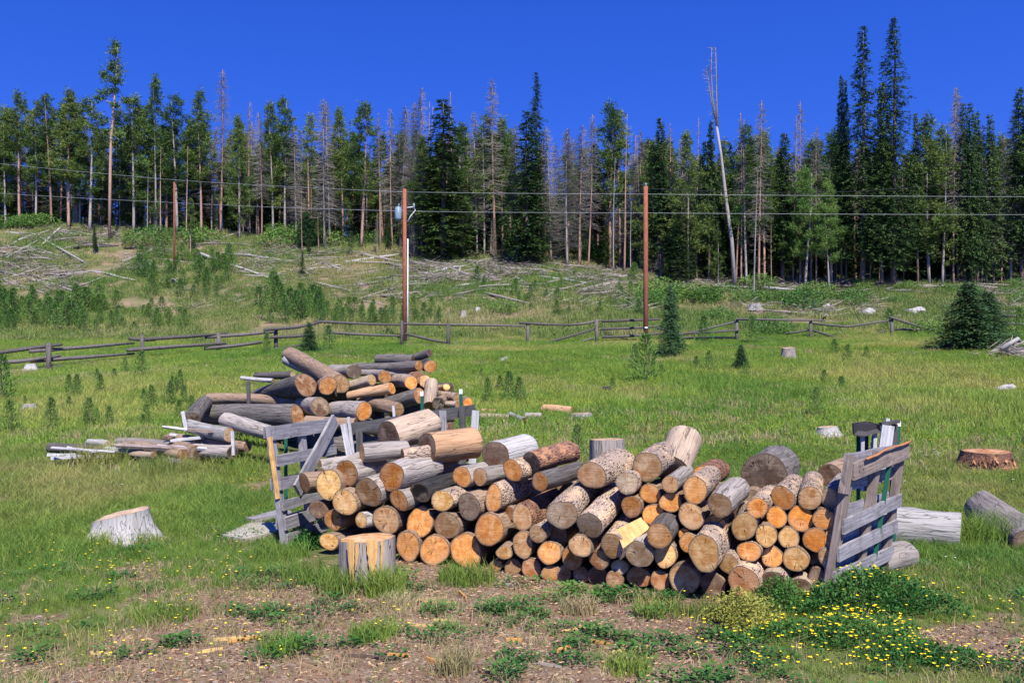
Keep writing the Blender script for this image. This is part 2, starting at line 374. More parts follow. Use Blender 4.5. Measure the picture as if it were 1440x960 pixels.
# ---------------------------------------------------------------- ground
def build_ground():
    xs = np.concatenate([-np.geomspace(15, 700, 60)[::-1], np.arange(-14.8, 14.9, .2), np.geomspace(15, 700, 60)])
    ys = np.concatenate([np.arange(-60, 3, 7.), np.arange(3, 16, .2), np.geomspace(16, 100, 130), np.geomspace(104, 800, 24)])
    X, Y = np.meshgrid(xs, ys); Z = Hn(X, Y)
    v = np.stack([X, Y, Z], -1).reshape(-1, 3); nx = len(xs); ny = len(ys)
    i = (np.arange(ny - 1)[:, None] * nx + np.arange(nx - 1)[None]).ravel()
    f = np.stack([i, i + 1, i + nx + 1, i + nx], 1)
    me = bpy.data.meshes.new("ground"); me.from_pydata(v.tolist(), [], f.tolist())
    d = dirt_mask(v[:, 0], v[:, 1]).astype(np.float32)
    at = me.attributes.new('dirt', 'FLOAT', 'POINT'); at.data.foreach_set('value', d)
    hl = np.clip((v[:, 1] - (47 - 5 * (fbm(v[:, 0] * .12, v[:, 1] * .12, 4)))) / 6, 0, 1).astype(np.float32)
    at = me.attributes.new('hill', 'FLOAT', 'POINT'); at.data.foreach_set('value', hl)
    me.polygons.foreach_set('use_smooth', [True] * len(f))
    t = NT("ground_soil_and_turf"); v = t.pos()
    a = t.n("ShaderNodeAttribute"); a.attribute_name = 'dirt'; h = t.n("ShaderNodeAttribute"); h.attribute_name = 'hill'
    n = t.noise(v, .13, 4); nf = t.noise(v, 6, 6); nm = t.noise(v, 1.2, 5)
    turf = t.ramp(n, [(.38, (.075, .11, .025)), (.5, (.11, .135, .032)), (.64, (.155, .155, .045))])
    turf = t.mix(t.ramp(nf, [(.40, .6), (.6, 0.0)]), turf, (.06, .085, .02))
    turf = t.mix(t.ramp(nm, [(.50, 0.0), (.66, .8)]), turf, (.21, .165, .09))
    hill = t.ramp(t.noise(v, .5, 6, .65), [(.34, (.10, .13, .04)), (.46, (.16, .155, .065)), (.56, (.24, .18, .105)), (.68, (.34, .225, .155))])
    ch = t.n("ShaderNodeTexVoronoi"); ch.inputs['Scale'].default_value = 62; m = t.n("ShaderNodeMapping"); m.inputs['Scale'].default_value = (1, 2.4, 1); m.inputs['Rotation'].default_value = (0, 0, .5)
    t.l(v, m.inputs[0]); t.l(m.outputs[0], ch.inputs['Vector'])
    sp = t.n("ShaderNodeSeparateColor"); t.l(ch.outputs['Color'], sp.inputs[0])
    chips = t.ramp(sp.outputs[0], [(0, (.06, .038, .022)), (.3, (.14, .095, .055)), (.6, (.22, .155, .09)), (.86, (.30, .22, .14)), (.96, (.44, .34, .23))])
    chips = t.mix(t.ramp(nf, [(.42, .85), (.60, 0.0)]), chips, (.13, .082, .045))
    chips = t.mix(t.ramp(nm, [(.40, 0.0), (.62, .55)]), chips, (.25, .165, .095))
    c = t.mix(h.outputs['Fac'], turf, hill); c = t.mix(a.outputs['Fac'], c, chips); t.col(c)
    t.b.inputs['Roughness'].default_value = .95; t.bump(t.math('ADD', nf, t.math('MULTIPLY', sp.outputs[1], .5)), .9, .03)
    me.materials.append(t.m); o = bpy.data.objects.new("ground", me); link(o); kind(o, 'structure')
build_ground()

# ---------------------------------------------------------------- scatter (only for what nobody could count)
def scatter(name, label, protos, pts, rz, sc, tilt=None):
    col = bpy.data.collections.new(name + "_kinds")
    for p in protos: col.objects.link(p)
    me = bpy.data.meshes.new(name); me.from_pydata(np.asarray(pts).tolist(), [], [])
    rot = np.zeros((len(pts), 3), np.float32); rot[:, 2] = rz
    if tilt is not None: rot[:, :2] = tilt
    me.attributes.new('rot', 'FLOAT_VECTOR', 'POINT').data.foreach_set('vector', rot.ravel())
    s3 = np.asarray(sc, np.float32)
    if s3.ndim == 1: s3 = np.repeat(s3[:, None], 3, 1)
    me.attributes.new('scl', 'FLOAT_VECTOR', 'POINT').data.foreach_set('vector', s3.ravel())
    me.attributes.new('idx', 'INT', 'POINT').data.foreach_set('value', rng.integers(0, len(protos), len(pts)).astype(np.int32))
    o = bpy.data.objects.new(name, me); link(o); kind(o, 'stuff', label)
    ng = bpy.data.node_groups.new(name + "_nodes", 'GeometryNodeTree')
    ng.interface.new_socket("Geometry", in_out='INPUT', socket_type='NodeSocketGeometry'); ng.interface.new_socket("Geometry", in_out='OUTPUT', socket_type='NodeSocketGeometry')
    N = ng.nodes; gi = N.new('NodeGroupInput'); go = N.new('NodeGroupOutput'); ip = N.new('GeometryNodeInstanceOnPoints'); ci = N.new('GeometryNodeCollectionInfo')
    ci.inputs['Collection'].default_value = col; ci.inputs['Separate Children'].default_value = True; ci.inputs['Reset Children'].default_value = True
    ip.inputs['Pick Instance'].default_value = True
    def att(nm, ty):
        a = N.new('GeometryNodeInputNamedAttribute'); a.data_type = ty; a.inputs['Name'].default_value = nm; return a.outputs['Attribute']
    L = ng.links; L.new(gi.outputs[0], ip.inputs['Points']); L.new(ci.outputs[0], ip.inputs['Instance'])
    e2r = N.new('FunctionNodeEulerToRotation'); L.new(att('rot', 'FLOAT_VECTOR'), e2r.inputs[0]); L.new(e2r.outputs[0], ip.inputs['Rotation'])
    L.new(att('scl', 'FLOAT_VECTOR'), ip.inputs['Scale']); L.new(att('idx', 'INT'), ip.inputs['Instance Index']); L.new(ip.outputs[0], go.inputs[0])
    md = o.modifiers.new("scatter", 'NODES'); md.node_group = ng; return o

def blades(n, rad, h0, h1, w, lean=.5, mat=None, head=0.0):
    mb = MB()
    for _ in range(n):
        a = random.uniform(0, 6.283); r = rad * math.sqrt(random.random()); x, y = r * math.cos(a), r * math.sin(a)
        h = random.uniform(h0, h1); b = random.uniform(0, 6.283); le = h * lean * random.uniform(.2, 1)
        dx, dy = math.cos(b) * le, math.sin(b) * le; c = random.uniform(0, 6.283); wx, wy = math.cos(c) * w / 2, math.sin(c) * w / 2
        p1 = (x + dx * .3, y + dy * .3, h * .55); p2 = (x + dx, y + dy, h * random.uniform(.8, 1))
        mb.add([(x - wx, y - wy, -.02), (x + wx, y + wy, -.02), (p1[0] + wx * .8, p1[1] + wy * .8, p1[2]), (p1[0] - wx * .8, p1[1] - wy * .8, p1[2]), p2], [(0, 1, 2, 3), (3, 2, 4)])
    return mb
def proto(name, mb, mats): return bpy.data.objects.new(name, mb.mesh(name, mats, False))
def area_pts(n, y0, y1, u0=-260, u1=1700):
    Y = np.sqrt(rng.uniform(y0 * y0, y1 * y1, n)); u = rng.uniform(u0, u1, n); X = (u - CX) / F * Y
    return X, Y
def blocked(X, Y):
    """footprints where nothing grows: the stack and the old logs"""
    line = 7.45 - .32 * (X + 1.5)
    b = (X > -2.0) & (X < 2.55) & (Y > line - .12) & (Y < line + 1.3)
    b |= ((X + 1.9) ** 2 / 1.9 ** 2 + (Y - 14.0) ** 2 / 1.1 ** 2) < 1
    return b

def build_grass():
    ps = [proto("grass_tuft", blades(16, .06, .05, .13, .0055, .7), M_grass) for _ in range(5)] + [proto("grass_tuft", blades(12, .05, .06, .17, .005, .9), M_grass) for _ in range(2)]
    X, Y = area_pts(84000, 4.2, 14); d = dirt_mask(X, Y); n = fbm(X * 1.1, Y * 1.1, 31)
    keep = (rng.random(len(X)) > np.clip(d * 1.2, 0, .93)) & ~blocked(X, Y) & (rng.random(len(X)) < np.clip(.7 + (n - .35) * 2.2, .6, 1))
    X, Y = X[keep], Y[keep]
    tall = np.clip((fbm(X * .5, Y * .5, 8) - .42) * 4, 0, 1) + np.clip((Y - 8) / 4, 0, 1) * .5 + np.clip((-2.2 - X) / 1.2, 0, 1) * np.clip((Y - 7.2) / 1, 0, 1) * .9
    sc = rng.uniform(.45, .95, len(X)) * (.62 + .55 * np.clip(tall, 0, 1.6)); sz = sc * (1 - .4 * dirt_mask(X, Y)) * (1 - .35 * np.clip((6.2 - Y) / 1.5, 0, 1))
    scatter("near_grass", "short green grass growing round the log stack", ps, np.stack([X, Y, Hn(X, Y)], 1), rng.uniform(0, 6.28, len(X)), np.stack([sc, sc, sz], 1), rng.uniform(-.15, .15, (len(X), 2)))
    # dry straw tufts between the green
    ps = [proto("dry_tuft", blades(14, .06, .03, .12, .0045, 1.2), M_grass_dry) for _ in range(4)]
    X, Y = area_pts(13000, 4.2, 14); n = fbm(X * .9 + 9, Y * .9, 41); k = (rng.random(len(X)) < np.clip((n - .40) * 4, .14, .9)) & ~blocked(X, Y)
    X, Y = X[k], Y[k]
    scatter("dry_grass", "straw coloured dry grass between the green tufts", ps, np.stack([X, Y, Hn(X, Y)], 1), rng.uniform(0, 6.28, len(X)), rng.uniform(.5, 1.1, len(X)))
    # meadow
    ps = [proto("meadow_tuft", blades(46, .26, .08, .24, .011, .6), M_grass_far) for _ in range(5)]
    X, Y = area_pts(42000, 13, 50); k = ~blocked(X, Y); X, Y = X[k], Y[k]
    tall = np.clip((fbm(X * .22, Y * .22, 8) - .40) * 3, 0, 1)
    sc = rng.uniform(.7, 1.25, len(X)); sz = sc * (.5 + .65 * tall)
    scatter("meadow_grass", "bright green meadow grass running to the rail fence", ps, np.stack([X, Y, Hn(X, Y)], 1), rng.uniform(0, 6.28, len(X)), np.stack([sc, sc, sz], 1))
    ps = [proto("straw_tuft", blades(26, .3, .06, .2, .010, .8), M_grass_dry) for _ in range(3)]
    X, Y = area_pts(11000, 12, 50); k = (fbm(X * .3, Y * .3, 77) > .50) & ~blocked(X, Y); X, Y = X[k], Y[k]
    scatter("straw_grass", "dry straw patches in the green meadow", ps, np.stack([X, Y, Hn(X, Y)], 1), rng.uniform(0, 6.28, len(X)), rng.uniform(.7, 1.2, len(X)))
    ps = [proto("hill_tuft", blades(40, .42, .12, .36, .028, .6), M_hillgrass) for _ in range(4)]
    X, Y = area_pts(30000, 45, 86); k = fbm(X * .28, Y * .28, 12) > .30; X, Y = X[k], Y[k]
    scatter("hillside_grass", "olive and straw grass on the cut hillside", ps, np.stack([X, Y, Hn(X, Y)], 1), rng.uniform(0, 6.28, len(X)), rng.uniform(.6, 1.3, len(X)))
    # low broad-leaved weeds in the bare earth
    def weed():
        mb = MB(); n = 46; a = rng.uniform(0, 6.283, n); r = np.sqrt(rng.random(n)) * .085
        cen = np.stack([r * np.cos(a), r * np.sin(a), rng.uniform(.005, .05, n)], 1); b = a + rng.uniform(-1, 1, n)
        mb.kites(cen, np.stack([np.cos(b), np.sin(b), rng.uniform(-.1, .7, n)], 1), np.stack([rng.uniform(-.4, .4, n), rng.uniform(-.4, .4, n), np.ones(n)], 1), rng.uniform(.02, .038, n), rng.uniform(.012, .02, n)); return mb
    ps = [proto("weed_rosette", weed(), M_weed) for _ in range(4)]
    X, Y = area_pts(5200, 4.2, 9.5); n = fbm(X * 3.0, Y * 3.0, 55); k = (n > .65) & ~blocked(X, Y); X, Y = X[k], Y[k]
    for (u, v_) in ((693, 860), (623, 863), (707, 880), (630, 885), (663, 893), (617, 903), (730, 923), (767, 867), (740, 847), (760, 888), (847, 843), (863, 847), (823, 893), (813, 913), (800, 930), (870, 900), (913, 867), (937, 862), (940, 907), (697, 950), (497, 907), (610, 857), (560, 925), (720, 938), (900, 935), (985, 920), (250, 905), (330, 860), (120, 880), (60, 925), (380, 870), (905, 915), (1000, 900)):
        g = G(u, v_); m_ = random.randint(2, 5); X = np.append(X, g.x + rng.normal(0, .055, m_)); Y = np.append(Y, g.y + rng.normal(0, .045, m_))
    scatter("ground_weeds", "low leafy green weeds in the bare earth", ps, np.stack([X, Y, Hn(X, Y)], 1), rng.uniform(0, 6.28, len(X)), rng.uniform(.6, 1.3, len(X)))
    # flowers on stalks
    def flower(mat, r, h, petals=5):
        mb = MB(); st = (random.uniform(-.02, .02), random.uniform(-.02, .02))
        mb.tube([(0, 0, 0), (st[0], st[1], h)], [.0014, .001], 3, 1, False)
        a = np.arange(petals) / petals * 6.283; c = np.tile([[st[0], st[1], h]], (petals, 1))
        mb.kites(c, np.stack([np.cos(a), np.sin(a), np.full(petals, .35)], 1), np.tile([[0, 0, 1.]], (petals, 1)), r, r * .95, 0)
        return bpy.data.objects.new("flower", mb.mesh("flower", [mat, M_weed], False))
    ps = [flower(M_yellow, random.uniform(.009, .013), random.uniform(.06, .14)) for _ in range(4)]
    pts = []
    for (u0, u1, r0, r1, n) in ((0, 420, 780, 960, 130), (60, 330, 760, 830, 60), (960, 1440, 850, 960, 150), (700, 1440, 640, 700, 160), (480, 600, 870, 900, 14), (280, 500, 640, 700, 50), (1040, 1440, 930, 960, 50), (200, 420, 640, 690, 20)):
        for _ in range(n):
            p = G(random.uniform(u0, u1), random.uniform(r0, r1)); q = (p.x + random.gauss(0, .05), p.y + random.gauss(0, .05)); pts.append((q[0], q[1], H(*q)))
    pts = np.array(pts)
    scatter("yellow_flowers", "small yellow flowers dotting the foreground grass", ps, pts, rng.uniform(0, 6.28, len(pts)), rng.uniform(.6, 1.15, len(pts)))
    ps = [flower(M_yellow, .028, .15) for _ in range(3)]
    X, Y = area_pts(26000, 9, 36, 250, 1500); k = (fbm(X * .25, Y * .25, 61) > .46) & ~blocked(X, Y); X, Y = X[k], Y[k]
    scatter("meadow_flowers", "tiny yellow flowers scattered over the meadow", ps, np.stack([X, Y, Hn(X, Y)], 1), rng.uniform(0, 6.28, len(X)), rng.uniform(.5, 1.0, len(X)) * np.clip(Y / 22, .38, 1))
    ps = [flower(M_whitep, .014, .09)]
    pts = []
    for (u0, u1, r0, r1, n) in ((665, 800, 596, 632, 130), (680, 1100, 520, 600, 50), (1290, 1330, 640, 650, 22), (0, 400, 560, 720, 30), (900, 1440, 560, 700, 30), (1330, 1345, 790, 800, 3)):
        for _ in range(n):
            p = G(random.uniform(u0, u1), random.uniform(r0, r1)); pts.append(tuple(p))
    pts = np.array(pts)
    scatter("white_flowers", "small white flowers in the grass behind the stack", ps, pts, rng.uniform(0, 6.28, len(pts)), rng.uniform(.7, 1.3, len(pts)))
    # wood chips and bark flakes
    def chip(l, w, m):
        mb = MB(); h = random.uniform(.002, .006)
        mb.add([(-l, -w * random.uniform(.2, 1), 0), (l, -w * random.uniform(.2, 1), 0), (l * random.uniform(.7, 1), w * random.uniform(.3, 1), h), (-l * .8, w, h * 1.5), (0, 0, h * 3)], [(0, 1, 4), (1, 2, 4), (2, 3, 4), (3, 0, 4)])
        return bpy.data.objects.new("chip", mb.mesh("chip", m, False))
    mc = [mat_plain("chip_tan", (.50, .35, .20), .9, 0, .5), mat_plain("chip_orange", (.38, .17, .08), .9, 0, .5), mat_plain("chip_gray", (.30, .24, .20), .9, 0, .5), mat_plain("chip_bark", (.13, .065, .045), .9, 0, .5)]
    ps = [chip(.026, .003, mc[0]), chip(.013, .005, mc[3]), chip(.02, .006, mc[3]), chip(.018, .0025, mc[2]), chip(.034, .002, mc[2]), chip(.014, .004, mc[1]), chip(.01, .003, mc[0]), chip(.02, .008, mc[3]), chip(.012, .003, mc[2]), chip(.03, .0025, mc[0]), chip(.016, .006, mc[3])]
    X, Y = area_pts(75000, 4.2, 8.6); k = rng.random(len(X)) < (.06 + dirt_mask(X, Y)); X, Y = X[k], Y[k]
    scatter("wood_chips", "brown and tan wood chips covering the bare earth", ps, np.stack([X, Y, Hn(X, Y) + .002], 1), rng.uniform(0, 6.28, len(X)), rng.uniform(.25, .95, len(X)) ** 1.3, rng.uniform(-.25, .25, (len(X), 2)))
    # slash: dead twigs left by the felling
    def brush(n, R, hh, m, w=.016):
        mb = MB(); c = np.stack([rng.uniform(-R, R, n), rng.uniform(-R, R, n), rng.uniform(0, hh, n)], 1); a = rng.normal(0, .7, n) + rng.integers(0, 2, n) * 3.14
        mb.kites(c, np.stack([np.cos(a), np.sin(a), rng.normal(0, .28, n)], 1), np.stack([rng.normal(0, 1, n), rng.normal(0, 1, n), np.ones(n)], 1), rng.uniform(.35, 1.3, n), rng.uniform(w, w * 2.6, n)); return mb
    mtw = mat_plain("slash_twigs", (.29, .25, .22), .9, 0, .5); mtd = mat_plain("slash_twigs_dark", (.20, .16, .14), .9, 0, .4)
    ps = [bpy.data.objects.new("slash", brush(36, .8, .28, None).mesh("slash", m, False)) for m in (mtw, mtw, mtd)]
    pts = []; SB = ((0, 110, 345, 415, 130), (20, 320, 322, 350, 90), (170, 235, 338, 385, 45), (300, 480, 355, 385, 60), (555, 700, 372, 398, 120), (660, 770, 368, 392, 110), (770, 900, 378, 405, 90), (810, 870, 395, 425, 40),
          (500, 700, 398, 425, 40), (930, 1200, 398, 410, 90), (1200, 1440, 398, 412, 70), (1140, 1230, 425, 450, 20), (1380, 1440, 405, 445, 20), (250, 480, 390, 440, 45), (700, 900, 410, 440, 25), (1020, 1120, 425, 445, 10), (340, 700, 340, 362, 70))
    for (u0, u1, r0, r1, n) in SB:
        for _ in range(n):
            q = G(random.uniform(u0, u1), random.uniform(r0, r1))
            if float(fbm(q.x * .35, q.y * .35, 91)) > .37: pts.append(tuple(q))
    pts = np.array(pts)
    scatter("slash_brush", "grey dead twigs and branches left lying on the hillside", ps, pts, rng.normal(0, .6, len(pts)), rng.uniform(.6, 1.3, len(pts)))
build_grass()

# ---------------------------------------------------------------- conifers
def pine_crown(z0, H_, R, nb, rnd, fine=1.0, gap=.15, lop=0):
    """clumped tufts at branch tips, uneven outline"""
    mb = MB(); cen = []; dr = []; L = []; W = []
    for i in range(nb):
        t = (i + rnd.random()) / nb
        if rnd.random() < gap * (1 - t): continue
        z = z0 + (H_ - z0) * t; a = rnd.uniform(0, 6.283)
        prof = (min(1, t / .18 + .35)) * (1 - t ** 1.6 * .9)
        r = R * prof * rnd.uniform(.5, 1.25) * (1 + lop * math.cos(a))
        for j in range(int((8 + 17 * prof) / fine)):
            q = rnd.uniform(.25, 1) ** .7; cx, cy, cz = r * q * math.cos(a) + rnd.gauss(0, .13 * fine), r * q * math.sin(a) + rnd.gauss(0, .13 * fine), z + r * q * .25 + rnd.gauss(0, .16 * fine)
            for k in range(8):
                cen.append((cx + rnd.gauss(0, .06 * fine), cy + rnd.gauss(0, .06 * fine), cz + rnd.gauss(0, .06 * fine)))
                dr.append((math.cos(a) * .6 + rnd.gauss(0, .7), math.sin(a) * .6 + rnd.gauss(0, .7), .45 + rnd.gauss(0, .5))); L.append(rnd.uniform(.15, .30) * fine); W.append(rnd.uniform(.03, .06) * fine)
    nr = rng.normal(0, 1, (len(cen), 3)); mb.kites(cen, dr, nr, np.array(L), np.array(W)); return mb
def spruce_crown(z0, H_, R, nw, rnd, fine=1.0, ragged=.3):
    mb = MB(); cen = []; dr = []; nr = []; L = []; W = []
    for i in range(nw):
        t = i / nw; z = z0 + (H_ - z0) * t; prof = (1 - t) ** .75 * min(1, .55 + t * 4)
        rr = R * prof * (1 + rnd.uniform(-ragged, ragged)) + .08
        nb = max(4, int(5 + 8 * prof))
        for b in range(nb):
            a = rnd.uniform(0, 6.283); r = rr * rnd.uniform(.65, 1.12); dz = -.22 * r
            for j in range(int(4 + 11 * prof)):
                q = rnd.uniform(.1, 1); x, y = r * q * math.cos(a), r * q * math.sin(a); zz = z + dz * q * q * 1.4 + rnd.gauss(0, .05)
                sw = rnd.choice((-1, 1)) * rnd.uniform(.3, 1.1); aa = a + sw
                for k in range(3):
                    cen.append((x + rnd.gauss(0, .05), y + rnd.gauss(0, .05), zz)); dr.append((math.cos(aa + rnd.gauss(0, .3)), math.sin(aa + rnd.gauss(0, .3)), -.25 + rnd.gauss(0, .25)))
                    nr.append((rnd.gauss(0, .5), rnd.gauss(0, .5), 1)); L.append(rnd.uniform(.14, .28) * fine); W.append(rnd.uniform(.05, .09) * fine)
    mb.kites(cen, dr, nr, np.array(L), np.array(W)); return mb
def trunk_mb(H_, r0, rnd, bend=.15, top=.04, seg=7, stubs=0, lean=0):
    mb = MB(); n = 9; ph = rnd.uniform(0, 6.28)
    pts = [(bend * math.sin(i / n * 3 + ph) - bend * math.sin(ph) + lean * H_ * i / n, bend * math.cos(i / n * 2.3 + ph) - bend * math.cos(ph), -.3 + (H_ + .3) * i / n) for i in range(n + 1)]
    mb.tube(pts, [max(.012, r0 * (1 - i / n) ** .8 + top * r0 * (i < n)) for i in range(n + 1)], seg); return mb, pts
def twigs(pts, H_, z0, nb, R, rnd, w=.035, sub=3, droop=-.2):
    """thin bare branches with side twigs"""
    mb = MB()
    def at(z):
        f = min(max((z + .3) / (H_ + .3) * 9, 0), 8.999); i = int(f); a, b = Vector(pts[i]), Vector(pts[i + 1]); return a.lerp(b, f - i)
    for i in range(nb):
        z = z0 + (H_ - z0) * rnd.random() ** .9; t = (z - z0) / (H_ - z0); a = rnd.uniform(0, 6.283); l = R * (1 - t) ** .5 * rnd.uniform(.35, 1) + .1
        p = at(z); d = Vector((math.cos(a), math.sin(a), droop + rnd.gauss(0, .2))); e = p + d * l + Vector((0, 0, rnd.uniform(-.15, .1)))
        m = p.lerp(e, .5) + Vector((0, 0, -.05)); mb.tube([p, m, e], [w * .5, w * .35, w * .12], 3, cap=False)
        for k in range(sub):
            q = p.lerp(e, rnd.uniform(.3, 1)); dd = Vector((math.cos(a + rnd.choice((-1, 1)) * rnd.uniform(.3, 1)), math.sin(a + rnd.uniform(-1, 1)), rnd.uniform(-.6, .3))) * l * rnd.uniform(.2, .5)
            mb.tube([q, q + dd], [w * .28, w * .1], 3, cap=False)
    return mb
TREES = {}  # kind > prototypes
def add_proto(kd, H_, trunk, crown, cname, tmat, cmat, extra=None, ename=None, emat=None):
    TREES.setdefault(kd, []).append((H_, trunk.mesh(kd + "_trunk", tmat), crown.mesh(kd + "_" + cname, cmat, False) if crown else None, cname, extra.mesh(kd + "_twigs", emat, False) if extra else None))
R = random.Random
for i in range(8):      # lodgepole pines: bare lower trunk, clumped crown above
    r = R(100 + i); z0 = (4.6, 3.6, 5.4, 2.6, 4.2, 1.6, 6.2, 3.0)[i]; t, p = trunk_mb(12, .098, r, .12)
    tw = twigs(p, 12, 1.5, 60, 1.1, r, .03, 2); t.add(tw.v, tw.f, 1); add_proto('pine', 12, t, pine_crown(z0, 12.2, (1.4, 1.6, 1.25, 1.5, 1.3, 1.7, 1.1, 1.2)[i], (58, 64, 50, 76, 82, 88, 40, 60)[i], r, 1, (.15, .3, .4, .2, .1, .15, .3, .5)[i]), 'crown', [(M_trunk_r, M_trunk_g)[i % 2], M_twig_d], M_pine)
for i in range(5):      # spruces: dense cone almost to the ground
    r = R(200 + i); t, p = trunk_mb(12, .15, r, .06)
    add_proto('spruce', 12, t, spruce_crown((.5, .8, 1.8, .4, 3)[i], 12.2, (1.7, 1.4, 1.5, 1.9, 1.2)[i], 50, r), 'crown', M_trunk_d, M_spruce)
for i in range(2):      # the few very tall spruces
    r = R(260 + i); t, p = trunk_mb(20, .2, r, .06)
    add_proto('tall_spruce', 20, t, spruce_crown(1.5 + i, 20.2, (2.3, 2.0)[i], 92, r, .9, .42), 'crown', M_trunk_d, M_spruce)
for i in range(6):      # dead beetle-killed pines, grey twig haze
    r = R(300 + i); t, p = trunk_mb(12, .085, r, .14)
    add_proto('dead', 12, t, twigs(p, 12, (3.2, 2.2, 5, 4, 1.6, 6)[i], (430, 600, 240, 480, 640, 140)[i], (1.0, 1.15, .75, 1.05, 1.25, .6)[i], r, .024, 4), 'branches', (M_trunk_r, M_trunk_g, M_trunk_r)[i % 3], M_twig)
for i in range(2):      # snag: bare pale trunk, stubs only
    r = R(400 + i); t, p = trunk_mb(12, .085, r, .1); tw = twigs(p, 12, 2, 44, .6, r, .03, 1); t.add(tw.v, tw.f, 1); add_proto('snag', 12, t, None, None, [M_trunk_g if i else M_trunk_r, M_twig], None)
for i in range(2):
    r = R(500 + i); t, p = trunk_mb(8, .09, r, .2); add_proto('aspen', 8, t, pine_crown(2.2, 8.3, 1.9, 70, r, .9, .05), 'crown', M_trunk_g, M_aspen)
for i in range(4):      # saplings about 1.2 m, drawn at scale 1
    r = R(600 + i); t, p = trunk_mb(1.2, .018, r, .03); cr = MB(); cen = []; dr = []
    for k in range(620):
        z = r.uniform(.08, 1.25); rad = (.34 if i % 2 else .42) * (1.3 - z) ** .8 * r.uniform(.2, 1); a = r.uniform(0, 6.283); a = round(a / .7) * .7 + r.gauss(0, .18)
        cen.append((rad * math.cos(a), rad * math.sin(a), z)); dr.append((math.cos(a) * .7 + r.gauss(0, .3), math.sin(a) * .7 + r.gauss(0, .3), 1 + r.gauss(0, .3)))
    cr.kites(cen, dr, rng.normal(0, 1, (len(cen), 3)), rng.uniform(.07, .15, len(cen)), rng.uniform(.02, .036, len(cen)))
    add_proto('sapling', 1.2, t, cr, 'crown', M_trunk_d, M_sap)
for i in range(2):      # young firs, finer sprays
    r = R(700 + i); t, p = trunk_mb(3, .05, r, .03); cr = spruce_crown(.12, 3.1, 1.0, 64, r, .5, .25)
    add_proto('fir', 3, t, cr, 'crown', M_trunk_d, M_fir)
for i in range(3):      # low leafy shrubs
    r = R(800 + i); t, p = trunk_mb(.6, .02, r, .05); cr = MB(); n = 900; a = rng.uniform(0, 6.283, n); q = rng.random(n) ** .5 * .75; z = rng.random(n) * (.75 - .5 * q * q)
    cen = np.stack([q * np.cos(a), q * np.sin(a), z], 1); cr.kites(cen, rng.normal(0, 1, (n, 3)) + [0, 0, .8], rng.normal(0, 1, (n, 3)), rng.uniform(.07, .14, n), rng.uniform(.03, .06, n))
    add_proto('shrub', .6, t, cr, 'leaves', M_trunk_d, M_sap)
NAMES = {'pine': ('pine_tree', 'pine tree'), 'spruce': ('spruce_tree', 'spruce tree'), 'tall_spruce': ('spruce_tree', 'spruce tree'), 'dead': ('dead_tree', 'dead tree'), 'snag': ('dead_tree', 'dead tree'), 'aspen': ('aspen_tree', 'aspen tree'),
         'sapling': ('young_pine', 'young pine'), 'fir': ('young_fir', 'young fir'), 'shrub': ('green_shrub', 'shrub')}
def tree(kd, loc, height, label, group=None, wid=1.0, var=None, rz=None, lean=0.0, leany=0.0, small=False, trunkmat=None):
    H_, tm, cm, cn, em = TREES[kd][(var if var is not None else random.randrange(99)) % len(TREES[kd])]
    nm, cat = NAMES[kd]; root = thing(nm, label, cat, loc, group); s = height / H_
    root.scale = (s * wid, s * wid, s); root.rotation_euler = (leany, lean, 0)
    rz = random.uniform(0, 6.28) if rz is None else rz
    a = bpy.data.objects.new('trunk', tm); ps_ = [a] + ([bpy.data.objects.new(cn, cm)] if cm else [])
    for o in ps_: link(o); o.parent = root; o.rotation_euler.z = rz
    if trunkmat: a.material_slots[0].link = 'OBJECT'; a.material_slots[0].material = trunkmat
    if em is not None:
        c = bpy.data.objects.new('dead_branches', em); link(c); c.parent = root; c.rotation_euler.z = rz
        if 'dead_branches' and not c.data.materials: c.data.materials.append(M_twig_d)
    return root
ORD = ['first', 'second', 'third', 'fourth', 'fifth', 'sixth', 'seventh', 'eighth', 'ninth', 'tenth', 'eleventh', 'twelfth', 'thirteenth', 'fourteenth', 'fifteenth', 'sixteenth', 'seventeenth', 'eighteenth', 'nineteenth', 'twentieth']
def ordw(n): return ORD[n] if n < 20 else 'twenty-' + ORD[n - 20] if n < 29 else 'thirtieth'
